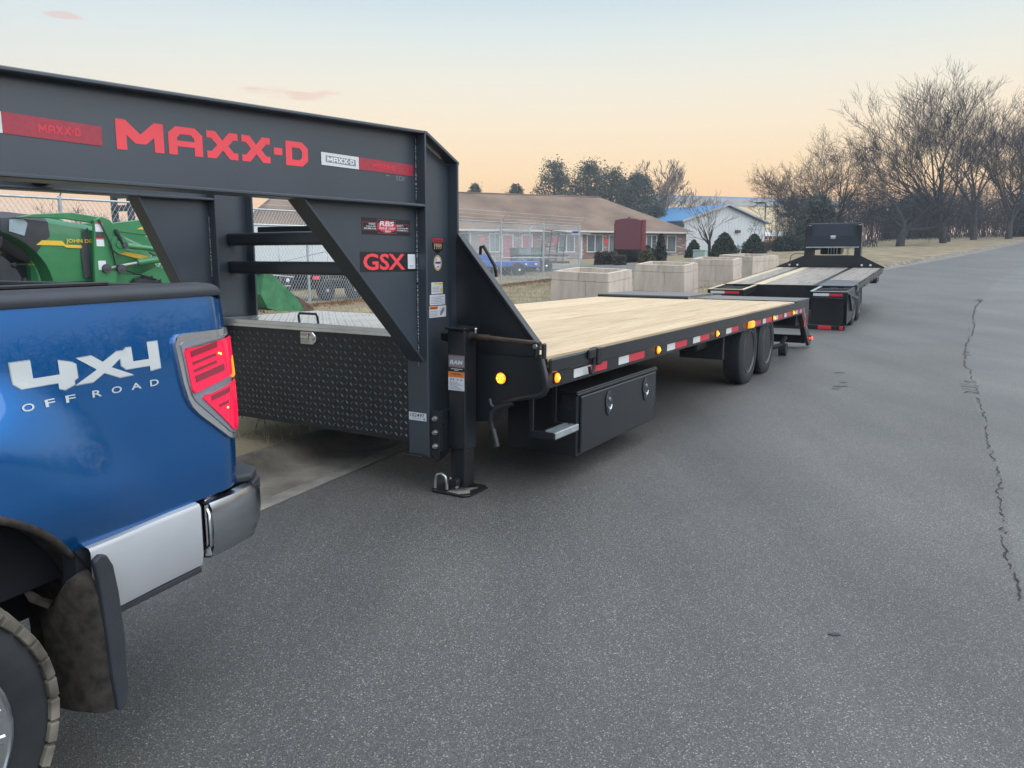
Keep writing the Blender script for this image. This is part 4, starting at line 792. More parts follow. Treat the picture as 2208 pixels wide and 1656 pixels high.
# ------------------------------------------------------------------ far gooseneck trailer  (origin at the rear right corner of its deck, pitched with the rising road)
t2 = tag(empty('gooseneck_trailer', (6.577, 14.8, .858), (.0494, 0, R(-30.2))), 'far black gooseneck trailer with weathered grey deck and upright headboard toolbox', 'trailer')
WD = -2.55
deck2 = empty('deck', (0, 0, 0)); deck2.parent = t2
for a, b2, n_, m_ in ((WD + .03, -2.03, 3, GREYWOOD), (-1.93, -.80, 6, GREYWOOD), (-.70, -.06, 3, GREYWOOD)):
    w_ = (b2 - a) / n_
    for i in range(n_):
        y0 = 0.02 if b2 < -.5 else 1.35
        B(a + i * w_ + .002, a + (i + 1) * w_ - .002, y0, 5.30, -.04, random.uniform(-.002, .002)).build('plank', OLDPINE if (a < -2.4 and i == 0) or (a > -2 and a < -1.5 and i == 0) else m_, deck2, bevel=.002)
B(-2.03 + .002, -1.932, .02, 5.3, -.05, -.006).build('deck_strip', BLACK, t2); B(-.798, -.702, .02, 5.3, -.05, -.006).build('deck_strip', BLACK, t2)
B(-.70, -.055, .02, 1.348, -.03, -.004).build('deck_plate', RAMPM, t2)
MB().box(WD, WD + .028, .0, 5.32, -.16, .004).build('side_rail', BLACK2, t2); r_ = MB().box(-.055, -.04, .0, 5.32, -.16, .004).build('side_rail', BLACK, t2, bevel=.002)
B(-.012, .0, .1, 5.35, -.09, .003).build('rub_rail', BLACK, t2, bevel=.002)
for k in range(9): B(-.04, -.012, .35 + k * .6, .43 + k * .6, -.13, .0).build('stake_pocket', GALV if k % 3 == 0 else BLACK2, r_)
B(WD + .03, -.06, 0, .018, -.32, -.002).build('tail_face', BLACK2, t2)
for x in (-.75, -1.80): B(x - .06, x + .06, .02, 5.3, -.40, -.06).build('main_beam', BLACK2, t2)
B(-.35, -.05, 4.5, 5.0, -.32, -.17).build('spool_box', BLACK2, t2, bevel=.02)
# open slatted tail pieces
for x0, x1, wood_ in ((WD, -1.86, 1), (-.66, -.02, 0)):
    fr = MB().box(x0, x0 + .05, -1.05, -.002, -.13, -.02).box(x1 - .05, x1, -1.05, -.002, -.13, -.02).build('tail_frame', BLACK, t2, bevel=.003)
    B(x0, x1, -1.10, -1.052, -.12, -.018).build('tail_frame_end', BLACK, t2)
    if wood_:
        MB().box(x0, x0 + .05, -1.10, -.002, -.019, -.008).box(x1 - .05, x1, -1.10, -.002, -.019, -.008).box(x0 + .051, x1 - .051, -1.10, -1.04, -.0175, -.008).build('wood_edging', OLDPINE, fr)
    else: MB().box(x0, x0 + .05, -1.10, -.002, -.019, -.010).box(x0 + .051, x1, -1.10, -1.05, -.0175, -.010).build('worn_edging', GALV, fr)
    for k in range(3): B(x0 + .051, x1 - .051, -.80 + k * .28, -.70 + k * .28, -.10, -.04).build('slat', BLACK2, fr)
    B(x0 + .06, x0 + .33, -1.104, -1.1005, -.095, -.045).build('reflective_tape', TAPEW, fr); B(x0 + .3305, x1 - .08, -1.104, -1.1005, -.095, -.045).build('reflective_tape', TAPER, fr)
B(-.64, -.08, -1.02, -.98, -.62, -.135).build('tail_panel', BLACK, t2, bevel=.004)
MB().prism([(-1.06, -.13), (-.005, -.13), (-.30, -.60), (-.98, -.62)], 'x', -.035, -.02).build('tail_side_plate', BLACK, t2, bevel=.003)
lb = B(WD + .1, -.04, -1.03, -.95, -.72, -.635).build('lamp_bar', BLACK2, t2, bevel=.006)
RLENS = mat('faintly glowing red lamp', (.42, .02, .03), .25, coat=.5, emit=(1, .03, .04), estr=.12)  # faint glow put into the red lens by emission
for a, b2 in ((-.13, -.07), (-.50, -.27), (-.78, -.68)): B(a, b2, -1.04, -1.031, -.71, -.645).build('lamp_lens', RLENS, lb, bevel=.004)
MB().prism([(-1.04, -.06), (-.9, -.06), (-.45, -.42), (-.55, -.42)], 'x', -.012, .02).prism([(-.6, -.14), (-.5, -.12), (.25, -.22), (.2, -.28)], 'x', -.01, .02).build('fender_bar', BLACK, t2, bevel=.004)
for y in (.12, 1.02):
    MB().tube([(WD + .3, y, -.44), (-.3, y, -.44)], .05, 10).build('axle', BLACK2, t2, smooth=True)
    for cx_, sd in ((-.135, 1), (-.40, -1), (WD + .12, -1)): trailer_wheel(t2, (cx_, y, -.395), .385, .21, sd)
# headboard, uprights and box
HB = 5.33
hb = MB().prism([(WD - .02, -.01), (.02, -.01), (.02, .02), (-.56, .31), (-1.88, .31), (WD + -.02, .02)], 'y', HB, HB + .012).build('headboard', BLACK, t2)
for x in (-2.25, -2.05, -.50, -.30): MB().lathe([(0, .028), (-.006, .026), (-.006, .0005)], 14, (x, HB, .065), 'y').build('reflector', LABELW, hb, smooth=20)
for x0, x1 in ((-1.90, -1.73), (-.70, -.55)): B(x0, x1, HB + .02, HB + .33, -.01, 1.06).build('upright', BLACK, t2, bevel=.004)
bx = MB().prism([(HB + .0, .53), (HB + .5, .53), (HB + .5, 1.11), (HB + .10, 1.11), (HB + .02, .80)], 'x', -1.86, -.59).build('headboard_box', mat('black blue enamel', (.012, .019, .032), .5, var=.15), t2, bevel=.006)
for x in (-1.83, -.64): MB().add([(x, HB + .045, .84), (x + .05, HB + .045, .84), (x + .06, HB + .075, 1.07), (x + .01, HB + .075, 1.07)], [(0, 1, 2, 3)]).build('reflective_strip', LABELW, bx)
B(-1.28, -1.15, HB - .012, HB + .005, .72, .80).build('paddle_latch', ALU, bx, bevel=.01); B(-1.86, -.59, HB - .012, HB - .001, .50, .528).build('box_sill', GALV, bx); B(-.58, -.53, HB + .1, HB + .13, .80, .87).build('marker_lamp', LABELW, bx)
for x in (-1.90 + .17, -.70): B(x, x + .035, HB + .35, HB + .40, .20, .50).build('strut', BLACK2, t2)
ch = MB()
for x in (-1.0, -.86):
    for k in range(7): ch.tube([(x + .02 * cos(a), HB + .10 + .012 * sin(a) * (k % 2), .50 - k * .035 + .022 * sin(a)) for a in [2 * pi * j / 8 for j in range(9)]], .005, 5, cap=False)
ch.build('safety_chain', mat('gold chain', (.45, .35, .17), .4, metal=.8), t2, smooth='all', kind='stuff')
B(-1.66, -1.12, HB + 1.0, HB + 1.4, .28, .50).build('neck_winch', BLACK2, t2, bevel=.03); MB().box(-1.45, -1.43, HB + .9, HB + .95, .28, .5).box(-1.38, -1.36, HB + .9, HB + .95, .28, .5).box(-1.31, -1.29, HB + .9, HB + .95, .28, .5).box(-1.24, -1.22, HB + .9, HB + .95, .28, .5).build('chain_hook_rack', GALV, t2)
for x in (-1.80, -.62): MB().box(x - .06, x + .06, HB + .34, HB + .9, .62, .98).build('neck_beam', BLACK, t2)
MB().tube([(-2.26, HB, .05), (-2.22, HB, .30), (-2.10, HB, .36), (-1.9, HB, .36)], .010, 6).build('grab_handle', BLACK2, t2, smooth=True)
for x in (-1.80, -.62): MB().box(x - .06, x + .06, HB + .9, HB + 1.02, -.93, .0).build('landing_leg', BLACK, t2)

# ------------------------------------------------------------------ tractor with front loader  (x = away from the road, y = towards its front, z up)
GREEN = mat('tractor green', (.026, .18, .062), .38, coat=.35, var=.10, scale=3, c2=(.034, .215, .08))
GREEND = mat('scuffed bucket green', (.03, .17, .075), .5, var=.25, scale=5, c2=(.06, .23, .10))
YEL = mat('tractor yellow', (.70, .46, .03), .4, var=.05)
DASH = mat('dark grey plastic', (.045, .045, .055), .5, var=.15)
RUSTS = mat('rusty worn steel', (.10, .052, .04), .8, var=.4, scale=10, c2=(.16, .09, .07))
tr = tag(empty('tractor', (-6.78, 11.6, 0), (0, 0, R(-30.912))), 'green and yellow tractor with front loader parked by the chain link fence', 'tractor')
zt = lawn_z(-6.78, 11.6)
# hood cross-sections along y (front is +y); near side is x = 0
def hoodsec(w0, w1, zb, zm, zt_): return [(-.05, zb), (.0, zm), (-.03, zt_ - .10), (-.16, zt_ - .015), (-.45, zt_), (-.74, zt_ - .015), (-.87, zt_ - .10), (-.90, zm), (-.85, zb)]
def loft2(name, secs, m, parent): 
    k = len(secs[0][1]); mb = MB().grid([[(x, y, z) for x, z in o] + [(o[0][0], y, o[0][1])] for y, o in secs])
    for y, o in (secs[0], secs[-1]): mb.add([(x, y, z) for x, z in o], [tuple(range(k))])
    return mb.build(name, m, parent, smooth=50)
hood = loft2('hood', [(-.36, hoodsec(0, 0, 1.06, 1.6, 2.02)), (-.05, hoodsec(0, 0, 1.06, 1.6, 2.01)), (.55, hoodsec(0, 0, 1.02, 1.56, 1.93)), (1.1, hoodsec(0, 0, 1.0, 1.45, 1.80)), (1.55, [(x * .86 - .06, z) for x, z in hoodsec(0, 0, 1.05, 1.30, 1.62)]), (1.72, [(x * .7 - .13, z) for x, z in hoodsec(0, 0, 1.1, 1.25, 1.42)])], GREEN, tr)
cow = loft2('cowl', [(-.70, [(-.10, 1.55), (-.02, 1.62), (-.02, 1.96), (-.14, 2.04), (-.45, 2.06), (-.76, 2.04), (-.88, 1.96), (-.88, 1.62), (-.80, 1.55)]), (-.50, [(-.08, 1.40), (.01, 1.5), (.0, 1.98), (-.14, 2.05), (-.45, 2.07), (-.76, 2.05), (-.90, 1.98), (-.91, 1.5), (-.82, 1.4)]), (-.34, [(-.06, 1.32), (.012, 1.42), (.0, 1.95), (-.14, 2.035), (-.45, 2.045), (-.76, 2.035), (-.90, 1.95), (-.91, 1.42), (-.84, 1.32)]), (-.06, [(-.03, 1.66), (.008, 1.75), (-.02, 1.93), (-.15, 2.02), (-.45, 2.03), (-.75, 2.02), (-.88, 1.93), (-.908, 1.75), (-.87, 1.66)])], DASH, tr)
MB().prism([(-.62, 1.78), (-.42, 1.72), (-.36, 1.90), (-.42, 1.96), (-.60, 1.94)], 'x', .003, .012).build('instrument_panel', mat('pale display', (.30, .37, .42), .3, var=.1), cow); MB().tube([(-.1 + .0, -.95, 1.72), (-.35, -.93, 1.95), (-.6, -.95, 1.75), (-.35, -.97, 1.55), (-.1, -.95, 1.72)], .022, 8).build('steering_wheel', DASH, tr, smooth='all'); MB().lathe([(0, .03), (.05, .02), (.055, .0005)], 10, (-.08, -.62, 1.60), 'z').build('knob', YEL, tr, smooth=True)
MB().prism([(-.27, 1.592), (-.18, 1.660), (.11, 1.655), (.15, 1.602), (.41, 1.592), (.41, 1.548), (.17, 1.556), (.12, 1.585)], 'x', .006, .012).build('yellow_stripe', YEL, hood)
text('JOHN DEERE', (.55, .075), (.016, .165, 1.612), YD, Vector((0, -.0, 1)), YEL, hood, .02); text('HYDRAULIC', (.16, .022), (-.004, -.40, 1.30), YD, ZD, YEL, hood, .01)
MB().prism([(.86, 1.50), (.96, 1.52), (1.45, 1.44), (1.60, 1.36), (1.52, 1.36), (1.25, 1.40)], 'x', -.03, .012).build('yellow_stripe', YEL, hood)
MB().box(-.86, -.04, -.4, 1.6, .72, 1.05).build('engine_block', DARK, tr); MB().prism([(.40, 1.10), (.50, 1.12), (.52, 1.86), (.44, 1.80), (.38, 1.5)], 'x', .0, .012).build('side_screen', DASH, tr)
# loader mast, arm, cylinders
mast = MB().prism([(.47, .95), (.80, .95), (.84, 1.15), (.83, 1.42), (.95, 1.55), (.93, 1.80), (.80, 1.98), (.66, 2.03), (.54, 1.97), (.50, 1.5)], 'x', .10, .16).build('loader_mast', GREEN, tr, bevel=.008)
for z0, z1, m_ in ((1.80, 1.91, LABELW), (1.915, 1.935, RED), (1.70, 1.79, DASH), (1.58, 1.68, LABELW), (1.682, 1.698, RED), (1.22, 1.36, LABELW)): B(.161, .163, .545, .665, z0, z1).build('warning_sticker', m_, mast)
arm = MB().prism([(-.55, 1.97), (-.30, 2.03), (.25, 2.075), (.62, 2.03), (.80, 1.93), (1.35, 2.01), (1.75, 1.95), (2.6, 1.55), (3.45, .95), (3.40, .78), (2.5, 1.32), (1.65, 1.74), (1.0, 1.80), (.78, 1.80), (.55, 1.93), (.1, 1.98)], 'x', .02, .09).build('loader_arm', GREEN, tr, bevel=.01)
MB().prism([(1.28, 1.86), (1.42, 1.92), (1.75, 1.89), (1.55, 1.84)], 'x', .091, .095).build('yellow_stripe', YEL, arm)
MB().prism([(-.55, 1.97), (-.30, 2.03), (.25, 2.075), (.62, 2.03), (.80, 1.93), (1.35, 2.01), (1.75, 1.95), (2.6, 1.55), (3.45, .95), (3.40, .78), (2.5, 1.32), (1.65, 1.74), (1.0, 1.80), (.78, 1.80), (.55, 1.93), (.1, 1.98)], 'x', -1.0, -.93).build('loader_arm', GREEN, tr, bevel=.01)
MB().prism([(.47, .95), (.80, .95), (.95, 1.55), (.66, 2.03), (.50, 1.5)], 'x', -1.06, -1.0).build('loader_mast', GREEN, tr)
MB().tube([(.15, .95, 1.60), (.15, 1.16, 1.58)], .045, 10).tube([(.15, 1.12, 1.582), (.15, 2.2, 1.47)], .042, 12).build('lift_cylinder', GREEN, tr, smooth=35)
MB().lathe([(0, .14), (.03, .14), (.03, .06), (.05, .06), (.05, .0005)], 18, (.16, .90, 1.61), 'x').build('pivot_boss', GREEN, tr, smooth=35); MB().lathe([(0, .045), (.03, .045), (.03, .02), (.034, .0005)], 12, (.21, .97, 1.60), 'x').build('pivot_pin', DASH, tr, smooth=35)
MB().tube([(.15, .66, 1.24), (.15, 1.22, 1.325)], .022, 8).build('cylinder_rod', STEEL, tr, smooth=35); MB().tube([(.15, 1.20, 1.322), (.15, 1.24, 1.328), (.15, 2.1, 1.44)], [.045, .058, .058], 12).build('lift_cylinder', GREEN, tr, smooth=35)
for y, z in ((.66, 1.24), (.90, 1.23)): MB().lathe([(0, .07), (.04, .07), (.04, .03), (.05, .0005)], 14, (.161, y, z), 'x').build('link_pin', DASH, tr, smooth=35)
B(.12, .16, .66, .90, 1.20, 1.27).build('link_bar', GREEN, tr); MB().prism([(.80, 1.15), (1.25, 1.12), (1.6, 1.26), (2.1, 1.1), (2.2, .9), (.8, .9)], 'x', .04, .08).build('frame_plate', GREEN, tr, bevel=.01)
MB().tube([(.18, .60, 1.98), (.20, .75, 1.6), (.19, .80, 1.3), (.17, 1.0, 1.2), (.16, 1.5, 1.05)], .014, 6).tube([(.18, .86, 1.84), (.20, .90, 1.72), (.19, .93, 1.62)], .03, 8).build('hydraulic_hose', RUBBER, tr, smooth='all')
# bucket, low in front
bk = MB(); prof = [(3.55, 1.10), (3.45, .72), (3.60, .47), (3.85, .40), (4.55, .36), (4.55, .39), (3.87, .43), (3.64, .49), (3.49, .73), (3.59, 1.10)]
bk.prism(prof, 'x', -1.62, .38); bko = bk.build('bucket', GREEND, tr, smooth=25)
for x in (.38, -1.65): MB().prism([(3.55, 1.10), (3.75, 1.08), (4.62, .40), (4.55, .355), (3.85, .39), (3.60, .46), (3.45, .72)], 'x', x, x + .03).build('bucket_side', GREEND, bko)
MB().prism([(4.30, .66), (4.40, .62), (4.78, .38), (4.62, .34), (4.55, .352)], 'x', .381, .415).box(-1.65, .41, 4.55, 4.80, .345, .362).build('cutting_edge', RUSTS, bko); B(-1.6, .36, 3.50, 3.62, 1.102, 1.14).build('bucket_rim', GREEND, bko, bevel=.01)
# rear fender, rear wheel, front wheel, rollover bar
MB().grid([[(x, -1.28 + 1.05 * cos(a), .82 + zt + .86 * sin(a)) for x in (.30, .26, -.02)] for a in np.linspace(-.0, pi * .8, 20)]).build('rear_fender', GREEN, tr, smooth=50)
def ag_wheel(c, r, w, rim):
    ty = MB().lathe([(-w / 2, rim), (-w / 2, r * .86), (-w / 2 + .05, r * .96), (w / 2 - .05, r * .96), (w / 2, r * .86), (w / 2, rim)], 36, c).build('tyre', RUBBER, tr, smooth=35); lg = MB(); n_ = 18
    for k in range(n_):
        for s in (1, -1):
            t = 2 * pi * (k + (.5 if s > 0 else 0)) / n_
            lg.add([(c[0] + s * a * w / 2, c[1] + rr * cos(t + q + a * .16), c[2] + rr * sin(t + q + a * .16)) for rr in (r * .93, r) for a, q in ((0.02, -.03), (1, -.03), (1, .03), (.02, .03))], [(0, 1, 2, 3), (4, 5, 6, 7), (0, 1, 5, 4), (1, 2, 6, 5), (2, 3, 7, 6), (3, 0, 4, 7)])
    lg.build('tread_lugs', RUBBER, ty); MB().lathe([(w / 2 - .03, rim), (w / 2 - .10, rim * .8), (w / 2 - .12, rim * .3), (w / 2 - .04, rim * .25), (w / 2 - .04, .0005)], 24, c).build('rim', YEL, ty, smooth=35)
ag_wheel((.10, -1.28, zt + .72), .72, .40, .40); ag_wheel((-1.0, -1.28, zt + .72), .72, .40, .40); ag_wheel((.02, 1.35, zt + .48), .48, .28, .26); ag_wheel((-.92, 1.35, zt + .48), .48, .28, .26)
MB().tube([(-.9, 1.35, zt + .48), (.0, 1.35, zt + .48)], .07, 8).box(-.75, -.15, -1.6, .0, .7, 1.3).tube([(-.9, -1.28, zt + .72), (.1, -1.28, zt + .72)], .12, 10).build('axle', DARK, tr, smooth=35)
MB().box(-.72, -.18, -1.5, -1.0, 1.35, 1.45).box(-.72, -.18, -1.58, -1.48, 1.45, 1.85).build('seat', DASH, tr, bevel=.04, segs=3)
MB().tube([(-.02, -1.75, 1.3), (-.02, -1.72, 2.5), (-.10, -1.72, 2.62), (-.80, -1.72, 2.62), (-.88, -1.72, 2.5), (-.88, -1.75, 1.3)], .04, 8).build('rollover_bar', DASH, tr, smooth='all')
# black guard frame standing on a machine behind the fence
gf = tag(empty('machine_guard', (-8.1, 16.4, 0), (0, 0, R(-30))), 'black rectangular guard frame of a machine behind the fence, above the tractor hood', 'machine')
zz = lawn_z(-8.1, 16.4)
MB().box(-.32, -.22, -.05, .05, zz, 2.72).box(.22, .32, -.05, .05, zz, 2.72).build('post', DASH, gf); MB().box(-.22, .22, -.04, .04, 2.34, 2.46).box(-.22, .22, -.04, .04, 2.60, 2.70).build('cross_bar', DASH, gf); MB().box(-.6, .6, -.8, .8, zz, 1.3).build('body', GREEND, gf, bevel=.1, segs=3)

# ------------------------------------------------------------------ chain link fence
def fence(name, label, p0, d, ts, rail_z, out, mid=None, cell=.09, gaps=0):
    f = tag(empty(name, (p0.x, p0.y, 0)), label, 'fence', None)
    P = lambda t, z, o=0: (d.x * t + out.x * o, d.y * t + out.y * o, z)
    g = lambda t: lawn_z(p0.x + d.x * t, p0.y + d.y * t)
    for i, t in enumerate(ts):
        ps = MB().tube([P(t, g(t) - .3), P(t, rail_z(t) + .02)], .032 if i else .04, 10).lathe([(0, .036), (.02, .03), (.035, .0005)], 10, P(t, rail_z(t) + .02), 'z').build('post', GALV, f, smooth=35)
        MB().tube([P(t, rail_z(t) + .02), P(t, rail_z(t) + .34, .30)], .014, 6).build('barb_arm', GALV, ps, smooth=35)
    t0, t1_ = min(ts), max(ts)
    MB().tube([P(t0, rail_z(t0)), P(t1_, rail_z(t1_))], .022, 8).build('top_rail', GALV, f, smooth='all')
    if mid: MB().tube([P(mid[0], mid[2]), P(mid[1], mid[2])], .018, 8).build('middle_rail', GALV, f, smooth='all')
    wr = MB()
    for k in (1, 2, 3): wr.tube([P(t0, rail_z(t0) + .11 * k, .095 * k), P(t1_, rail_z(t1_) + .11 * k, .095 * k)], .003, 4, cap=False)
    wr.build('barbed_wire', WIRE, f)
    m = MB(); t = t0 - 2.6; r = .0032
    while t < t1_ + 2.6:
        for s in (1, -1):
            za, zb = .06, 0
            a, b2 = t, t + s * 2.3 * .62                                        # each wire climbs diagonally from ground to rail
            lo = (max(t0, min(t1_, a)), max(t0, min(t1_, b2)))
            f0 = (lo[0] - a) / (b2 - a); f1 = (lo[1] - a) / (b2 - a)
            if abs(f1 - f0) < .02: continue
            z0, z1 = g(a) + .04, rail_z(b2) - .01
            qa = P(a + (b2 - a) * f0, z0 + (z1 - z0) * f0, .012 * s); qb = P(a + (b2 - a) * f1, z0 + (z1 - z0) * f1, .012 * s)
            m.tube([qa, qb], r, 3, cap=False)
        t += cell
    m.build('chain_link_mesh', WIRE, f, fix=False, kind='stuff')
    return f
OUTD = Vector((.848, -.53))
fence('chain_link_fence', 'long galvanised chain link fence with barbed wire behind the near trailer', F0, FDIR, [3.14, .22, -2.71, -5.64, -8.57, -11.5, -14.4, -17.4, -20.3, -23.2, -26.1], lambda t: 2.42 + .005 * (t + 23), OUTD, (-2.71, 3.14, 1.33))
CN = F0 + FDIR * 3.14; sd = Vector((-3.4 - CN.x, 54 - CN.y)); SL = sd.length; sd.normalize()
fence('chain_link_fence', 'chain link fence running back from the corner post towards the brick building', CN, sd, [7.0, 14, 21], lambda t: 2.52 + .018 * t, Vector((.9, .4)), (.2, 21, 1.5), cell=.14)
cp_ = Vector((CN.x + .07, CN.y - .06)); sg = B(-.16, .16, -.004, .004, -.08, .08).build('fence_sign', LABELW, None); sg.location = (cp_.x - .28, cp_.y - .42, 2.30); sg.rotation_euler = (0, 0, R(58 - 90)); tag(sg, 'small white notice sign wired to the fence corner post', 'sign'); B(-.15, .15, -.006, -.0045, -.02, .05).build('print', BLUEP, sg)

# ------------------------------------------------------------------ concrete planters
PLANTC = mat('cast stone', (.54, .455, .375), .85, spec=.25, var=.18, scale=3, c2=(.62, .535, .45), bump=.2, bscale=60, stretch=(2.2, 2.2, .5))
def planter(loc, rz, w, hh, label):
    p = tag(empty('concrete_planter', loc, (Matrix.Rotation(R(3.5), 3, 'X') @ Matrix.Rotation(rz, 3, 'Z')).to_euler()), label, 'planter', 'concrete planters along the lawn'); b0, b1 = w / 2 * 1.07, w / 2
    hw = lambda z: b0 + (b1 - b0) * z / hh
    core = MB(); q = [(-1, -1), (1, -1), (1, 1), (-1, 1)]
    vs = [(sx * (hw(z) - i), sy * (hw(z) - i), z) for z, i in ((-.3, .022), (hh - .06, .022), (hh - .02, .10), (hh - .35, .11)) for sx, sy in q]
    core.add(vs, [(a * 4 + k, a * 4 + (k + 1) % 4, a * 4 + 4 + (k + 1) % 4, a * 4 + 4 + k) for a in range(3) for k in range(4)] + [(12, 13, 14, 15)]).build('core', PLANTC, p)
    for s in range(4):
        M = Matrix.Rotation(s * pi / 2, 4, 'Z')
        for z0, z1, cuts in ((-.25, .20, (-1, -.1, 1)), (.208, hh - .185, (-1, .22, 1)), (hh - .177, hh, (-1, -.05, 1))):
            for a, b2 in zip(cuts, cuts[1:]):
                e = .004; th = .022 if z1 < hh - .01 else .012
                vs = [M @ Vector((u * (hw(z) - .002) + (e if u == a and a > -1 else (-e if u == b2 and b2 < 1 else 0)), -(hw(z) - t), z)) for t in (0, .03 if z1 < hh - .01 else .105) for z in (z0, z1) for u in (a, b2)]
                MB().add(vs, [(0, 1, 3, 2), (4, 5, 7, 6), (0, 1, 5, 4), (2, 3, 7, 6), (0, 2, 6, 4), (1, 3, 7, 5)]).build('panel', PLANTC, p)
    return p
def at_corner(cx_, cy_, rz, w):
    c = Matrix.Rotation(rz, 2) @ Vector((w / 2, -w / 2)); return cx_ - c.x, cy_ - c.y
for cx_, cy_, rz, w, ztop, lab in ((1.98, 16.0, R(-30), 1.30, 1.12, 'square concrete planter nearest the camera, beside the near trailer deck'), (4.42, 20.0, R(-28), 1.32, 1.22, 'second concrete planter from the camera, right of the nearest one'), (6.80, 24.0, R(-27), 1.30, 1.33, 'third concrete planter from the camera, half behind the second one'), (8.63, 28.0, R(-54), 1.50, 1.43, 'farthest concrete planter, beside the tail of the far trailer')):
    x, y = at_corner(cx_, cy_, rz, w); z = lawn_z(x, y); planter((x, y, z), rz, w, ztop - z, lab)

# ------------------------------------------------------------------ brick building
def brickmat():
    m = mat('brick wall', (.25, .13, .11), .85, var=0); t, b, L = nodes(m); tc = [n for n in t.nodes if n.type == 'TEX_COORD'][0]
    sx = N(t, 'ShaderNodeSeparateXYZ'); cb = N(t, 'ShaderNodeCombineXYZ'); L(tc.outputs['Object'], sx.inputs[0]); ad = N(t, 'ShaderNodeMath', operation='ADD'); L(sx.outputs[0], ad.inputs[0]); L(sx.outputs[1], ad.inputs[1]); L(ad.outputs[0], cb.inputs[0]); L(sx.outputs[2], cb.inputs[1])
    bk_ = N(t, 'ShaderNodeTexBrick'); bk_.inputs['Scale'].default_value = 1; bk_.inputs['Brick Width'].default_value = .44; bk_.inputs['Row Height'].default_value = .13; bk_.inputs['Mortar Size'].default_value = .018; L(cb.outputs[0], bk_.inputs['Vector'])
    bk_.inputs['Color1'].default_value = (.20, .085, .07, 1); bk_.inputs['Color2'].default_value = (.30, .15, .125, 1); bk_.inputs['Mortar'].default_value = (.33, .30, .28, 1)
    mp = N(t, 'ShaderNodeMapping'); mp.inputs['Scale'].default_value = (2.27, 7.7, 1); L(cb.outputs[0], mp.inputs[0]); wn = N(t, 'ShaderNodeTexVoronoi'); wn.inputs['Scale'].default_value = 1; L(mp.outputs[0], wn.inputs['Vector'])
    hs = N(t, 'ShaderNodeSeparateColor'); L(wn.outputs['Color'], hs.inputs[0]); gt_ = N(t, 'ShaderNodeMath', operation='GREATER_THAN'); gt_.inputs[1].default_value = .86; L(hs.outputs[0], gt_.inputs[0])
    mx = N(t, 'ShaderNodeMixRGB'); L(gt_.outputs[0], mx.inputs[0]); L(bk_.outputs[0], mx.inputs[1]); mx.inputs[2].default_value = (.50, .40, .36, 1); L(mx.outputs[0], b.inputs['Base Color']); return m
def shinglemat():
    m = mat('asphalt shingles', (.175, .12, .088), .95, spec=.2, var=.25, scale=.35, c2=(.245, .175, .13), bump=.3, bscale=6, stretch=(1, 1, 1)); return m
BRICK, SHING = brickmat(), shinglemat()
TRIM = mat('white trim', (.62, .63, .61), .6, var=.06); PANE = mat('window pane', (.10, .12, .13), .12, spec=.7, var=.3, scale=.8, c2=(.20, .24, .25)); RDOOR = mat('red door', (.40, .05, .07), .5, var=.05); SOFFIT = mat('soffit', (.35, .33, .30), .8)
ho = tag(empty('brick_building', (-20.5, 62.5, 1.0), (0, 0, R(24.557))), 'long single-storey brick building with brown hipped roof and red doors', 'building')
HL, HD, WH = 42.1, 13.5, 2.52
B(0, HL, 0, HD, -1.2, WH).build('wall', BRICK, ho)
ov, rz_ = .65, 6.35
rf = MB().add([(-ov, -ov, WH + .12), (HL + ov, -ov, WH + .12), (HL + ov, HD + ov, WH + .12), (-ov, HD + ov, WH + .12), (3.4, HD / 2, rz_), (HL - 6.2, HD / 2, rz_)], [(0, 1, 5, 4), (1, 2, 5), (2, 3, 4, 5), (3, 0, 4), (3, 2, 1, 0)]).build('roof', SHING, ho)
MB().tube([(3.4, HD / 2, rz_ + .02), (HL - 6.2, HD / 2, rz_ + .02)], .09, 6).build('ridge_cap', SHING, rf); MB().box(-ov - .05, HL + ov + .05, -ov - .12, -ov, WH - .02, WH + .13).box(HL + ov, HL + ov + .12, -ov, HD + ov, WH - .02, WH + .13).build('gutter', TRIM, rf); B(-ov, HL + ov, -ov, 0, WH - .05, WH - .01).build('soffit', SOFFIT, rf)
def window(x0, x1, z0=.72, z1=2.25, double=False):
    w = MB().box(x0 - .09, x1 + .09, -.06, -.001, z1, z1 + .09).box(x0 - .09, x0, -.06, -.001, z0, z1).box(x1, x1 + .09, -.06, -.001, z0, z1)
    if double: w.box((x0 + x1) / 2 - .05, (x0 + x1) / 2 + .05, -.06, -.001, z0, z1)
    w = w.build('window', TRIM, ho); B(x0 - .12, x1 + .12, -.12, -.001, z0 - .10, z0 - .002).build('sill', TRIM, w)
    cs = [x0, (x0 + x1) / 2, x1] if double else [x0, x1]
    for a, b2 in zip(cs, cs[1:]):
        B(a + .002, b2 - .002, -.02, -.004, z0, (z0 + z1) / 2 - .02).build('pane', PANE, w); B(a + .002, b2 - .002, -.025, -.004, (z0 + z1) / 2 + .02, z1 - .001).build('pane', PANE, w)
for a in ((1.8, 3.2), (5.5, 7.0), (9.5, 11), (13, 14.5)): window(*a, double=True)
window(17.6, 18.4); window(20.35, 21.25); window(27.4, 29.0, double=True); window(30.5, 32.15, double=True); window(32.95, 34.2, double=True); window(37.3, 38.4, double=True); window(39.8, 40.75)
for a, b2 in ((21.6, 22.55), (23.6, 24.5)):
    d_ = B(a, b2, -.05, -.002, .0, 2.15).build('door', RDOOR, ho); MB().box(a - .12, a - .002, -.07, -.001, 0, 2.27).box(b2 + .002, b2 + .12, -.07, -.001, 0, 2.27).box(a - .002, b2 + .002, -.07, -.001, 2.152, 2.27).build('door_frame', TRIM, d_)
B(29.7, 29.9, -.10, -.002, -.2, WH).build('downspout', TRIM, ho); B(29.5, 30.6, -.5, -.3, WH - .22, WH - .08).build('downspout', TRIM, ho)
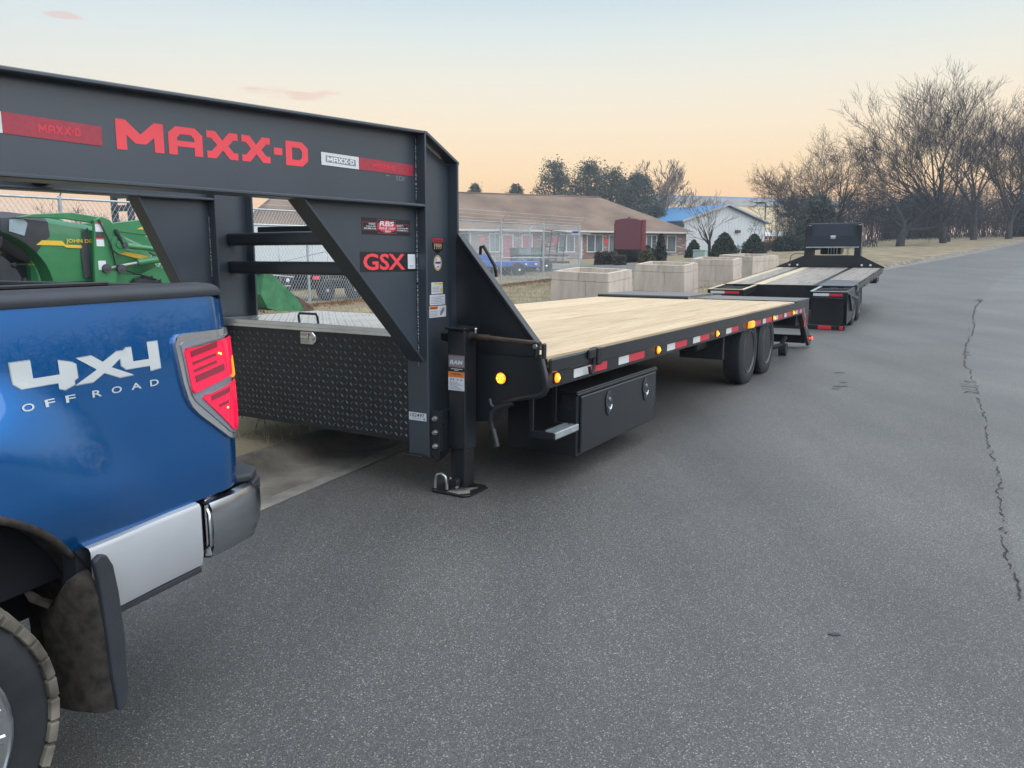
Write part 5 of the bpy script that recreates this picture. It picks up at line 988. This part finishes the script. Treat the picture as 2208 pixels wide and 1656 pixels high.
for k, x in enumerate((19.6, 27.0, 32.55)): polys([[(.5 + (.5 if j % 2 == 0 else .22) * sin(j * pi / 5), .5 + (.5 if j % 2 == 0 else .22) * cos(j * pi / 5)) for j in range(10)]], (.75, .75), (x - .37, -.04, 1.40), (1, 0, 0), ZD, RED, ho, 'star_ornament')

# ------------------------------------------------------------------ metal buildings beyond
def ribbed(name, c):
    m = mat(name, c, .55, var=.06, scale=.3); return m
WHITEM = ribbed('white metal siding', (.58, .61, .62)); BLUEM = ribbed('blue metal roof', (.05, .19, .38)); BEIGE = ribbed('beige metal siding', (.78, .62, .36)); GREYM = ribbed('grey metal fascia', (.40, .40, .40)); BLUED = ribbed('dull blue metal roof', (.06, .13, .20))
wb = tag(empty('white_metal_building', (22.67, 104, 0), (0, 0, R(30.85))), 'white metal gable building with bright blue roof behind the brick building', 'building')
GW, GD, ZE, ZA, ZG = 15.6, 22, 5.75, 7.95, 1.6
MB().prism([(0, ZG), (GW, ZG), (GW, ZE), (GW * .5, ZA), (0, ZE)], 'y', 0, GD).build('wall', WHITEM, wb)
for k in range(1, 26): B(k * .6 - .025, k * .6 + .025, -.03, -.001, ZG, ZE + min(k * .6, GW - k * .6) * (ZA - ZE) / (GW / 2) - .1).build('siding_rib', WHITEM, wb)
for s, a in ((0, 0), (1, 1)):
    x0, x1 = (-.6, GW / 2) if not s else (GW + .6, GW / 2); z0 = ZE - .17
    MB().add([(x0, -.5, z0 + .1), (x1, -.5, ZA + .12), (x1, GD + .5, ZA + .12), (x0, GD + .5, z0 + .1), (x0, -.5, z0 + .25), (x1, -.5, ZA + .27), (x1, GD + .5, ZA + .27), (x0, GD + .5, z0 + .25)], [(0, 1, 2, 3), (4, 5, 6, 7), (0, 1, 5, 4), (1, 2, 6, 5), (2, 3, 7, 6), (3, 0, 4, 7)]).build('roof_slope', BLUEM, wb)
MB().prism([(-.65, ZE - .12), (GW / 2, ZA + .08), (GW + .65, ZE - .12), (GW + .65, ZE + .1), (GW / 2, ZA + .32), (-.65, ZE + .1)], 'y', -.62, -.505).build('rake_trim', GREYM, wb); B(GW * .62, GW * .67, -.3, -.002, 4.4, 4.75).build('wall_lamp', BLACK2, wb)
MB().box(-2.5, -.05, 3, 9, ZG, ZE - .8).build('side_annex', WHITEM, wb); B(-2.6, 0, -.2, 9, ZE - .8, ZE - .3).build('annex_fascia', BLACK2, wb)
bb = tag(empty('warehouse', (37, 208, 0), (0, 0, R(20))), 'long beige warehouse with grey fascia and dull blue roof on the horizon', 'building')
B(0, 70, 0, 30, 1, 14.6).build('wall', BEIGE, bb); B(-.2, 70.2, -.2, 30, 14.601, 16.4).build('fascia', GREYM, bb); MB().add([(4, -.1, 16.41), (66, -.1, 16.41), (66, 30, 16.41), (4, 30, 16.41), (9, 15, 18.2), (61, 15, 18.2)], [(0, 1, 5, 4), (1, 2, 5), (2, 3, 4, 5), (3, 0, 4)]).build('roof', BLUED, bb)
for k in range(14): B(k * 5 + .3, k * 5 + .55, -.06, -.001, 1, 14.59).build('siding_rib', BEIGE, bb)
lp = tag(empty('street_lamp', (38.6, 120, 2.2)), 'tall double-headed parking lot lamp post before the beige warehouse', 'lamp'); MB().tube([(0, 0, 0), (0, 0, 6.9)], [.14, .09], 8).build('pole', BLACK2, lp, smooth='all'); B(-1.4, -.25, -.25, .25, 6.85, 7.05).build('lamp_head', BLACK2, lp); B(.25, 1.4, -.25, .25, 6.85, 7.05).build('lamp_head', TRIM, lp)
# school bus and parked cars behind
BUSY = mat('school bus yellow', (.62, .26, .02), .4, var=.05)
bu = tag(empty('school_bus', (46.5, 150, 2.75), (0, 0, R(8))), 'yellow school bus with white roof parked behind the white metal building', 'bus')
B(-3.5, 5.6, 0, 2.4, .55, 2.15).build('body', BUSY, bu, bevel=.12, segs=2); MB().prism([(-.02, 2.14), (2.42, 2.14), (2.3, 2.55), (1.9, 2.85), (.5, 2.85), (.1, 2.55)], 'x', -3.5, 5.6).build('roof', TRIM, bu)
for k in range(10): B(-3.2 + k * .86, -2.55 + k * .86, -.02, -.001, 1.55, 2.1).build('window', GLASS, bu)
B(-3.5, 5.0, -.03, -.001, 1.0, 1.3).build('side_stripe', BUSY, bu); B(-3.5, 5.6, -.025, -.001, .62, .95).build('skirt', mat('brown skirt', (.16, .05, .03), .6), bu)
for x in (-2.2, 3.6): MB().lathe([(-.15, .48), (.15, .48)], 16, (x, .2, .5), 'y').build('wheel', RUBBER, bu)
def car(loc, rz, c, label, s=1):
    o = tag(empty('parked_car', loc, (0, 0, rz)), label, 'car', 'cars parked in the distance')
    body = MB().prism([(-2.2, .35), (2.2, .35), (2.25, .75), (1.3, .92), (.7, 1.42), (-1.0, 1.45), (-1.7, .98), (-2.25, .9)], 'y', -.88, .88).build('body', c, o, bevel=.1, segs=2)
    MB().prism([(-1.45, .98), (1.05, .96), (.6, 1.36), (-.95, 1.39)], 'y', -.90, .90).build('window_band', GLASS, o)
    for x in (-1.4, 1.4):
        for y in (-.8, .8): MB().lathe([(-.1, .33), (.1, .33)], 14, (x, y, .33), 'y').build('wheel', RUBBER, o)
SILV = mat('silver car paint', (.45, .47, .48), .3, metal=.4, coat=.6); TEALC = mat('pale teal car paint', (.20, .27, .28), .3, coat=.6)
car((57, 172, 4.9), R(4), SILV, 'silver car left of another on the rise behind the school bus'); car((62, 176, 5.0), R(6), SILV, 'silver car right of another on the rise behind the school bus')
car((21.4, 73, lawn_z(21.4, 73) - .75), R(60), TEALC, 'pale teal car half hidden between the two larger clipped shrubs')

# ------------------------------------------------------------------ sign, hedges, clipped shrubs
MAROON = mat('maroon sign paint', (.135, .035, .045), .5, var=.05); MAROOND = mat('maroon sign post', (.20, .03, .04), .5, var=.06)
sg2 = tag(empty('sign_board', (6.76, 45, lawn_z(6.76, 45) - .1), (0, 0, R(-8))), 'blank maroon sign board on two posts before the brick building', 'sign')
zs = 3.50 - (lawn_z(6.76, 45) - .1); z0s = 1.72 - (lawn_z(6.76, 45) - .1)
MB().prism([(-.86, z0s), (.66, z0s), (.66, zs - .14), (.3, zs - .04), (-.1, zs), (-.5, zs - .04), (-.86, zs - .12)], 'y', -.12, .12).build('board', MAROON, sg2, bevel=.02); B(.662, .90, -.16, .16, .0, zs - .1).build('post', MAROOND, sg2, bevel=.02); B(-.90, -.80, .121, .22, 0, zs - .3).build('post', MAROOND, sg2); MB().lathe([(0, .10), (.06, .06), (.07, .0005)], 12, (-.05, 0, zs), 'z').build('finial', BLACK2, sg2)
LEAFD = mat('dark hedge leaves', (.022, .035, .028), .8, spec=.25, var=.5, scale=4, c2=(.04, .06, .04)); LEAFY = mat('yellowing hedge leaves', (.075, .072, .04), .8, spec=.2, var=.4, scale=4, c2=(.13, .12, .07)); LEAFC = mat('clipped yew leaves', (.020, .036, .022), .8, spec=.25, var=.5, scale=5, c2=(.045, .065, .038)); NEEDLE = mat('evergreen needles', (.048, .072, .058), .85, spec=.2, var=.45, scale=.5, c2=(.085, .115, .09)); LEAFB = mat('brown hedge leaves', (.05, .035, .028), .85, var=.4, scale=4)
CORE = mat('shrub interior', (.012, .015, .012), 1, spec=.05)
def leaf_cloud(pts, nrm, size, jitter=.6):
    n = len(pts); a = rng.normal(size=(n, 3)); a += nrm * jitter; a /= np.linalg.norm(a, axis=1)[:, None]
    t = rng.normal(size=(n, 3)); t -= a * (t * a).sum(1)[:, None]; t /= np.linalg.norm(t, axis=1)[:, None]; b2 = np.cross(a, t)
    s = size * rng.uniform(.5, 1.3, (n, 1)); v = np.stack([pts - t * s, pts + b2 * s * .55, pts + t * s, pts - b2 * s * .55], 1).reshape(-1, 3)
    return v, [(4 * i, 4 * i + 1, 4 * i + 2, 4 * i + 3) for i in range(n)]
def mesh_np(name, v, f, m, parent, kind=None):
    me = bpy.data.meshes.new(name); me.from_pydata(v.tolist(), [], f); me.materials.append(m); o = bpy.data.objects.new(name, me); COL.objects.link(o)
    if parent: o.parent = parent
    if kind: o['kind'] = kind
    return o
def shrub(name, x, y, rx, ry, hh, shape, leaf, n, size, label, cat='shrub', group=None, sink=0):
    z = lawn_z(x, y) - sink; o = tag(empty(name, (x, y, z)), label, cat, group)
    u = rng.uniform(0, 1, n); th = rng.uniform(0, 2 * pi, n)
    if shape == 'box':
        p = rng.uniform(-1, 1, (n, 3)); k = rng.integers(0, 3, n); 
        for i in range(n): p[i, k[i]] = np.sign(p[i, k[i]]) if k[i] != 2 else 1
        p = np.sign(p) * np.abs(p) ** .85; p[:, 0] *= rx; p[:, 1] *= ry; p[:, 2] = (p[:, 2] + 1) / 2 * hh; nr = p - np.array([0, 0, hh / 2])
    else:
        prof = {'cone': lambda t: np.clip((1 - t) ** .62 * (1 - .25 * (1 - np.minimum(1, t / .15))), 0, 1), 'dome': lambda t: np.sqrt(np.clip(1 - t ** 2.4, 0, 1)) * (1 - .12 * (1 - np.minimum(1, t / .2)))}[shape]
        t = u ** 1.15; r = prof(t) * (1 + .06 * np.sin(th * 3 + t * 9) + .04 * np.sin(th * 7)); p = np.stack([np.cos(th) * r * rx, np.sin(th) * r * ry, t * hh], 1); nr = np.stack([np.cos(th), np.sin(th), .5 + 0 * th], 1)
    p += rng.normal(size=p.shape) * size * .55; nr = nr / (np.linalg.norm(nr, axis=1)[:, None] + 1e-6)
    v, f = leaf_cloud(p, nr, size); mesh_np('foliage', v, f, leaf, o)
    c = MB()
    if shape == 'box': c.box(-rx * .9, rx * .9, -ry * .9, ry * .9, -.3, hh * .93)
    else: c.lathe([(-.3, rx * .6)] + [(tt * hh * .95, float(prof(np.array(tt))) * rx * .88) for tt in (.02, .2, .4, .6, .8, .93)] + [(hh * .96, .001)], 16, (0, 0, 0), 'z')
    c.build('dark_core', CORE, o)  # near-black solid core added to fill the shrub behind its leaves
    return o
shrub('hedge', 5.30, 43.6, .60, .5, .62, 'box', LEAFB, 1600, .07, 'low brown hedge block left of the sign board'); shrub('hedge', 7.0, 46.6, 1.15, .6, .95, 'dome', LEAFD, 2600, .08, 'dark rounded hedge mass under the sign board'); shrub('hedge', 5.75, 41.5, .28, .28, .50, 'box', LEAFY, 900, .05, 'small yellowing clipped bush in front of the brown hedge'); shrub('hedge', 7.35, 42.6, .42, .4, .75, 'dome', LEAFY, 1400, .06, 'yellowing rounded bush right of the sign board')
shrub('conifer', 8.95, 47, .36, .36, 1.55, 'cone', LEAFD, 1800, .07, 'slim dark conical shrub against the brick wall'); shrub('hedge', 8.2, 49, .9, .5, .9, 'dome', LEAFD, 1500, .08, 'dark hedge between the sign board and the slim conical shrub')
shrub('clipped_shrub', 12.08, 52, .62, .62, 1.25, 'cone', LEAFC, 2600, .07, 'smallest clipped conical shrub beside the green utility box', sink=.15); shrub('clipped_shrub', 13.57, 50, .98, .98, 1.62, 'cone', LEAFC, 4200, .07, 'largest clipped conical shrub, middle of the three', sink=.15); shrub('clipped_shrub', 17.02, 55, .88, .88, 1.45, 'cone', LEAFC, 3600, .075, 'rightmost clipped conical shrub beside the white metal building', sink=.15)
ub = tag(empty('utility_box', (8.2, 34, lawn_z(8.2, 34)), (0, 0, R(-28))), 'pale green utility box standing behind the planters', 'utility box'); UBM = mat('pale green enamel', (.34, .42, .37), .5, var=.06); B(-.26, .26, -.26, .26, 0, .82).build('cabinet', UBM, ub, bevel=.02); B(-.28, .28, -.28, .28, .821, .87).build('lid', UBM, ub, bevel=.015)

# ------------------------------------------------------------------ trailers and boxes inside the fence
BLUET = mat('bright blue trailer paint', (.035, .11, .42), .4, coat=.3, var=.08)
def small_wheel(parent, c, r, w, rim): 
    ty = MB().lathe([(-w / 2, r * .6), (-w / 2, r * .9), (-w / 2 + .03, r), (w / 2 - .03, r), (w / 2, r * .9), (w / 2, r * .6)], 22, c, 'y').build('wheel', RUBBER, parent, smooth=35); MB().lathe([(-w / 2 + .01, r * .6), (-w / 2 + .04, r * .45), (-w / 2 + .0, r * .18), (-w / 2 - .01, .001)], 18, c, 'y').build('rim', rim, ty, smooth=35)
bt_ = tag(empty('flatbed_trailer', (-.45, 34.0, lawn_z(-.4, 34) - .06), (0, 0, R(20))), 'small bright blue flatbed trailer with white rims behind the chain link fence', 'trailer')
B(-1.4, 1.45, -.9, .9, .42, .66).build('deck', BLUET, bt_, bevel=.03); MB().prism([(-1.4, .66), (-.75, .66), (-1.05, .98), (-1.5, .98)], 'y', -.85, .85).build('front_shield', BLUET, bt_); small_wheel(bt_, (.45, -.92, .30), .30, .2, WHITE); small_wheel(bt_, (.45, .92, .30), .30, .2, WHITE); small_wheel(bt_, (-.3, .92, .30), .30, .2, WHITE)
for x, m_ in ((.15, DKRED), (.75, LABELW), (1.2, LABELW), (1.32, RED)): B(x, x + .1, -.905, -.901, .50, .58).build('reflector', m_, bt_)
ut = tag(empty('utility_trailer', (1.75, 37.2, lawn_z(1.7, 37) - .08), (0, 0, R(20))), 'black utility trailer with raised ramp gate behind the chain link fence', 'trailer')
MB().box(-2.2, .7, -.85, -.80, .45, .55).box(-2.2, .7, .80, .85, .45, .55).box(-2.2, .7, -.80, .80, .46, .50).box(-2.2, .65, -.85, -.81, .78, .83).box(-2.2, -2.15, -.85, -.81, .55, .78).box(-.8, -.75, -.85, -.81, .55, .78).build('frame', BLACK2, ut); small_wheel(ut, (-.55, -.95, .32), .32, .2, ALU); small_wheel(ut, (-.55, .95, .32), .32, .2, ALU)
gt_ = MB()
for x in (0, .42, .80, 1.17): gt_.box(x - .6, x - .555, .70, .74, .42, 1.95)
gt_.box(-.6, .615, .70, .74, 1.90, 1.95).box(-.6, .615, .70, .74, .42, .47).box(-.6, .615, .70, .74, 1.15, 1.18); go_ = gt_.build('ramp_gate', BLACK2, ut); go_.location = (.3, -.2, 0); go_.rotation_euler = (R(4), R(5), 0)
gm = MB()
for k in range(30): gm.box(-.58 + k * .04, -.576 + k * .04, .705, .709, .47, 1.9)
for k in range(34): gm.box(-.6, .6, .706, .710, .48 + k * .042, .484 + k * .042)
gmo = gm.build('gate_mesh', BLACK2, ut, kind='stuff'); gmo.location = (.3, -.2, 0); gmo.rotation_euler = (R(4), R(5), 0)
gc = tag(empty('equipment_cabinet', (.75, 41, lawn_z(.7, 41) - .05), (0, 0, R(18))), 'grey green metal equipment cabinet behind the blue trailer', 'cabinet'); CABM = mat('grey green enamel', (.16, .19, .18), .5, var=.1); MB().box(-.75, .75, -.5, .5, .12, 1.10).build('body', CABM, gc, bevel=.02)
for k in range(6): B(-.7, -.05, -.512, -.501, .3 + k * .1, .34 + k * .1).build('louvre', CABM, gc)
B(-.78, .78, -.53, .53, 1.101, 1.15).build('lid', CABM, gc, bevel=.01); B(-.8, .8, -.55, .55, 0, .119).build('plinth', CONC, gc)
wt = tag(empty('cargo_trailer', (-7.95, 25.6, lawn_z(-7.9, 25.6)), (0, 0, R(50))), 'white enclosed cargo trailer behind the fence, seen between the neck uprights', 'trailer')
B(-2.6, 2.4, -1.1, 1.1, .52, 2.05).build('body', WHITEM, wt, bevel=.04); B(-2.62, 2.42, -1.12, 1.12, 2.051, 2.10).build('roof', TRIM, wt, bevel=.02); B(-2.6, 2.4, -1.05, 1.05, .36, .519).build('chassis', BLACK2, wt)
for x in (-.9, -.1): small_wheel(wt, (x, -1.0, .36), .36, .22, WHITE)
B(2.2, 2.3, -1.105, -1.101, .62, .72).build('tail_reflector', RED, wt)
pg = tag(empty('pipe_gate', (-6.6, 23.6, lawn_z(-6.6, 23.6)), (0, 0, R(50))), 'grey pipe gate leaning before the white cargo trailer behind the fence', 'gate')
gp = MB()
for a in ((-1.6, .7, -1.6, 2.0), (-.5, .62, -.5, 2.0), (.7, .55, .7, 1.9), (1.25, .5, 1.25, 1.9), (-1.6, 1.22, 1.3, 1.55), (-1.6, 1.12, 1.3, .62), (-1.6, 2.0, 1.3, 1.9), (-1.6, .7, 1.3, .5)): gp.tube([(a[0], 0, a[1] - .45), (a[2], 0, a[3] - .25)], .018, 6)
gp.build('gate_frame', GALV, pg, smooth='all')
im = tag(empty('parked_machine', (-4.75, 21.6, lawn_z(-4.7, 21.6)), (0, 0, R(48))), 'dark machine frame with wheels low behind the fence, right of the loader bucket', 'machine')
MB().box(-1.3, 1.6, -.5, .5, .30, .52).box(-1.2, -.9, -.5, .5, .52, .78).box(.2, .5, -.4, .4, .52, .74).build('frame', DARK, im, bevel=.03)
for x in (-.9, .0, .9): small_wheel(im, (x, -.55, .26), .26, .18, GREYM)
MB().tube([(.35, -.5, .5), (.30, -.52, .70)], .03, 8).build('marker', LABELW, im); B(-1.25, -1.05, -.52, -.505, .55, .64).build('tail_reflector', RED, im)

# ------------------------------------------------------------------ trees
def tubes_np(P0, P1, R0, R1, n):
    d = P1 - P0; d /= (np.linalg.norm(d, axis=1)[:, None] + 1e-9); up = np.where(np.abs(d[:, 2:3]) < .9, np.array([[0, 0, 1.]]), np.array([[1., 0, 0]])); a = np.cross(d, up); a /= np.linalg.norm(a, axis=1)[:, None]; b2 = np.cross(d, a)
    V = []
    for P_, R_ in ((P0, R0), (P1, R1)):
        for k in range(n):
            t = 2 * pi * k / n; V.append(P_ + (a * cos(t) + b2 * sin(t)) * R_[:, None])
    V = np.stack(V, 1); m = len(P0); f = []
    base = np.arange(m) * 2 * n
    F = np.concatenate([np.stack([base + k, base + (k + 1) % n, base + n + (k + 1) % n, base + n + k], 1) for k in range(n)])
    return V.reshape(-1, 3), F.tolist()
def grow(seed, H, trunk_r, fork, limbs, kids, levels, spread, lift, minr=.012, wob=.16, ratio=.62):
    r_ = random.Random(seed); S = [[], []]
    def seg(a, b2, ra, rb, lv): S[0 if lv <= 1 else 1].append((a, b2, ra, rb))
    def branch(p, d, L_, r, lv):
        n = 4 if lv < 2 else 3; q = p; pts_ = []
        for i in range(n):
            d = (d + Vector((r_.gauss(0, wob), r_.gauss(0, wob), r_.gauss(0, wob * .6) + lift * (.25 if lv else 0)))).normalized(); e = q + d * (L_ / n); r2 = max(minr, r * (1 - .17 * (i + 1) if lv else 1 - .05 * (i + 1))); seg(q, e, max(minr, r * (1 - .17 * i if lv else 1 - .05 * i)), r2, lv); q = e; pts_.append((q, d, r2))
        if lv >= levels: return
        k = limbs if lv == 0 else kids
        for j in range(k):
            q2, d2, r2 = pts_[-1] if (lv == 0 and j < k - 1) or j == 0 else pts_[r_.randrange(0 if lv else max(0, n - 2), n)]
            az = r_.uniform(0, 2 * pi) if lv else 2 * pi * (j + r_.uniform(-.25, .25)) / k
            sd_ = d2.orthogonal(); sd_.rotate(Matrix.Rotation(az, 3, d2)); an = spread * r_.uniform(.6, 1.25) * (.35 if (j == 0 and lv) else 1)
            branch(q2, (d2 * cos(an) + sd_ * sin(an)).normalized(), L_ * (ratio * r_.uniform(.8, 1.2) if lv else 1) * (fork if lv == 0 else 1), r2 * (.62 if lv else .6), lv + 1)
    branch(Vector((0, 0, -.2)), Vector((0, 0, 1)), H, trunk_r, 0)
    return S
BARK = mat('grey bark', (.046, .044, .044), .9, spec=.2, var=.3, scale=3); TWIG = mat('twigs', (.042, .044, .050), .9, spec=.15, var=.25, scale=1); TWIGP = mat('pale twigs', (.20, .155, .125), .9, spec=.15, var=.25, scale=1); TWIGM = mat('warm twigs', (.125, .095, .08), .9, spec=.15, var=.25, scale=1)
def bare_tree(x, y, S, bark, twig, label, group=None, z=None, scale=1, rot=0):
    o = tag(empty('bare_tree', (x, y, lawn_z(x, y) if z is None else z), (0, 0, rot)), label, 'tree', group); o.scale = (scale,) * 3
    for nm, sg_, m_, n in (('trunk', S[0], bark, 7), ('crown', S[1], twig, 3)):
        A = [np.array([tuple(s[k]) for s in sg_]) for k in (0, 1)]; v, f = tubes_np(A[0], A[1], np.array([s[2] for s in sg_]), np.array([s[3] for s in sg_]), n); mesh_np(nm, v, f, m_, o)
    return o
G_R = 'bare trees on the grass bank at the right'
for i, (x, y, seed, H, tr_, fork, limbs, sprd, lift, lab) in enumerate((
        (29.8, 60, 3, 1.5, .34, 1.9, 5, .78, .16, 'spreading bare tree with short forked trunk nearest the road bank'),
        (36.4, 66, 11, 2.3, .30, 2.0, 4, .42, .34, 'tall bare tree just right of the short forked tree'),
        (38.9, 70, 5, 2.55, .30, 2.2, 5, .44, .36, 'tallest bare tree on the bank, second trunk from the left edge of the grass'),
        (43.6, 74, 21, 2.65, .30, 2.2, 5, .42, .36, 'tall bare tree with upright limbs beside the tallest one'),
        (47.6, 75, 8, 2.2, .33, 2.0, 5, .36, .40, 'bare tree with many vertical limbs near the right edge'),
        (51.5, 77, 13, 2.3, .33, 1.95, 5, .36, .40, 'bare tree at the right edge of the picture'),
        (33.6, 80, 17, 2.3, .28, 1.95, 5, .55, .24, 'bare tree behind the far trailer headboard, right of its box'),
        (29.3, 76, 29, 1.85, .24, 1.85, 5, .60, .22, 'leftmost large bare tree, rising behind the far trailer headboard'),
        (33.5, 92, 31, 1.6, .2, 1.7, 5, .68, .18, 'low bare tree at the left end of the right-hand group'))):
    bare_tree(x, y, grow(seed, H, tr_, fork, limbs, 5, 5, sprd, lift, minr=.009, ratio=.60), BARK, TWIG, lab, G_R)
bare_tree(13.05, 52, grow(41, 1.0, .13, 1.5, 6, 3, 4, .42, .26, minr=.010, ratio=.68), BARK, TWIGP, 'small bare tree with vase-shaped crown before the white metal building')
bare_tree(22.2, 121, grow(43, 3.2, .35, 1.5, 6, 4, 5, .40, .3, minr=.03), TWIGM, TWIGP, 'pale bare tree behind the right end of the brick building roof')
bare_tree(14.6, 130, grow(47, 3.4, .35, 1.25, 6, 4, 5, .5, .2, minr=.03), TWIGM, TWIGP, 'brownish bare tree between the evergreens behind the brick building')
for i, (x, y, sc_, lab) in enumerate(((-13.6, 124, .85, 'small bare treetop over the left part of the brown roof'), (4.2, 126, .8, 'bare treetop left of the evergreens over the brown roof'), (-3.3, 122, .8, 'small bare treetop next to the dark little conifer over the roof'), (-31, 62, .42, 'bare tree behind the fence left of the machine guard'), (-36, 64, .45, 'leftmost bare tree behind the chain link fence'), (-26, 66, .40, 'bare tree behind the fence right of the machine guard'), (44, 170, 1.0, 'distant bare tree in front of the warehouse right part'), (22, 190, 1.0, 'distant bare tree left of the warehouse'))):
    bare_tree(x, y, grow(60 + i, 3.0, .3, 1.4, 5, 4, 4, .5, .22, minr=.025), TWIGM, TWIGM, lab, scale=sc_)
def evergreen(x, y, H, r, label, seed, wide=.5, n=12000, size=.15):
    g = np.random.default_rng(seed); z = lawn_z(x, y); o = tag(empty('evergreen_tree', (x, y, z)), label, 'tree', 'evergreens behind the brick building')
    nb = 230; t = g.uniform(.12, 1, nb); rad = r * np.clip((1 - t) / (1 - wide) , 0, 1) ** .6 * g.uniform(.55, 1.05, nb); th = g.uniform(0, 2 * pi, nb)
    c = np.stack([np.cos(th) * rad, np.sin(th) * rad, t * H], 1); idx = g.integers(0, nb, n); cs = r * .17 * g.uniform(.5, 1.3, nb)
    p = c[idx] + g.normal(size=(n, 3)) * cs[idx][:, None] * np.array([1, 1, .75]); v, f = leaf_cloud(p, np.array([[0, 0, .4]]) + 0 * p, size); mesh_np('crown', v, f, NEEDLE, o)
    br_ = MB().tube([(0, 0, -.3), (0, 0, H * .5), (0, 0, H * .97)], [r * .10, r * .06, .03], 7)
    for k in range(0, nb, 2): br_.tube([(0, 0, max(.3, c[k][2] - rad[k] * .25)), tuple(c[k])], [.06, .02], 4, cap=False)
    br_.build('trunk', BARK, o, fix=False)
for x, y, H, r, sd_, wd_, lab in ((6.4, 120, 13.2, 4.2, 1, .45, 'tall evergreen left of the evergreen group behind the brown roof'), (11.2, 117, 12.8, 4.2, 2, .5, 'evergreen in the middle of the group behind the brown roof'), (15.0, 119, 12.2, 3.8, 3, .5, 'evergreen right of the middle of the group behind the brown roof'), (18.2, 114, 10.9, 3.4, 4, .55, 'rightmost evergreen standing over the end of the brown roof'), (20.6, 112, 6.6, 1.8, 5, .5, 'short evergreen beside the blue roof'), (-5.8, 123, 10.4, 1.8, 6, .2, 'little dark conifer over the middle of the brown roof'), (-11.5, 120, 10.6, 2.3, 7, .5, 'round evergreen treetop over the left part of the brown roof'), (.6, 122, 10.2, 2.0, 8, .5, 'low evergreen treetop left of the tall evergreen')): evergreen(x, y, H, r, lab, sd_, wd_)
def thicket(name, label, n, gen, hmin, hmax, m_, seed):
    g = random.Random(seed); A, Bv, ra, rb = [], [], [], []
    for i in range(n):
        x, y = gen(g); z = lawn_z(x, y) - .1; hh = g.uniform(hmin, hmax); d = Vector((g.gauss(0, .22), g.gauss(0, .22), 1)).normalized(); p = Vector((x, y, z)); q = p + d * hh
        A.append(p); Bv.append(q); ra.append(.035); rb.append(.012)
        for k in range(7):
            t = g.uniform(.2, .95); s_ = p + d * hh * t; e = s_ + Vector((g.gauss(0, .5), g.gauss(0, .5), g.uniform(.1, .8))) * hh * .28; A.append(s_); Bv.append(e); ra.append(.018); rb.append(.010)
            for j in range(3): w = s_ + (e - s_) * g.uniform(.3, 1); A.append(w); Bv.append(w + Vector((g.gauss(0, .5), g.gauss(0, .5), g.uniform(-.1, .7))) * hh * .14); ra.append(.012); rb.append(.008)
    v, f = tubes_np(np.array([tuple(a) for a in A]), np.array([tuple(a) for a in Bv]), np.array(ra), np.array(rb), 3); o = mesh_np(name, v, f, m_, None, 'stuff'); tag(o, label, 'brush'); return o
thicket('brush', 'tangled dark undergrowth filling the wood behind the bare trees on the right', 1000, lambda g: (lambda t: (29 + 32 * t + g.gauss(0, 1.5), 78 + 8 * t + g.uniform(-2, 14)))(g.random()), 2.2, 6.5, TWIG, 3)
thicket('brush', 'low leafless hedge rows behind the far planters', 420, lambda g: (20 + g.uniform(-1, 8), 62 + g.uniform(-3, 8)), .5, 1.0, TWIG, 4)
thicket('brush', 'distant leafless scrub behind the chain link fence on the left', 300, lambda g: (g.uniform(-44, -22), g.uniform(52, 66)), .8, 2.4, TWIGM, 5)
for x, y, r_x, hh, lab in ((27.9, 72, 1.7, 4.4, 'dark evergreen bush left of the far trailer headboard box'), (57.5, 84, 4.0, 4.6, 'dark evergreen bush at the right edge under the trees'), (34, 86, 2.6, 3.8, 'dark bush under the leftmost large bare trees'), (46, 90, 3.4, 4.6, 'dark bush under the trees right of the middle of the bank'), (24.5, 60, 2.2, 1.6, 'low dark hedge behind the far trailer deck'), (20.9, 57.5, 1.6, 1.1, 'low dark hedge right of the clipped shrubs')): shrub('evergreen_bush', x, y, r_x, r_x * .8, hh, 'dome', NEEDLE if hh > 2 else LEAFD, 3400, .20 if hh > 2 else .12, lab, 'bush')

def far_side(g):
    a = R(g.uniform(44, 118)); d = g.uniform(34, 46); return d * sin(a), d * cos(a)
thicket('treeline', 'leafless treeline across the road, mirrored in the truck paint', 620, far_side, 2.2, 5.2, TWIG, 9)

# ------------------------------------------------------------------ evening haze
hz = B(-460, 520, -160, 640, -3, 20.5).build('haze', None); hz['kind'] = 'stuff'; tag(hz, 'thin bluish evening haze filling the air over the whole place', 'haze')
hm = bpy.data.materials.new('haze'); hm.use_nodes = True; ht = hm.node_tree; ht.nodes.clear()
hv = N(ht, 'ShaderNodeVolumePrincipled'); hv.inputs['Color'].default_value = (.88, .92, 1.0, 1); hv.inputs['Density'].default_value = .0009; hv.inputs['Anisotropy'].default_value = .0
hoo = N(ht, 'ShaderNodeOutputMaterial'); ht.links.new(hv.outputs[0], hoo.inputs['Volume']); hz.data.materials.append(hm)
hm.cycles.homogeneous_volume = True; SC.cycles.volume_bounces = 0
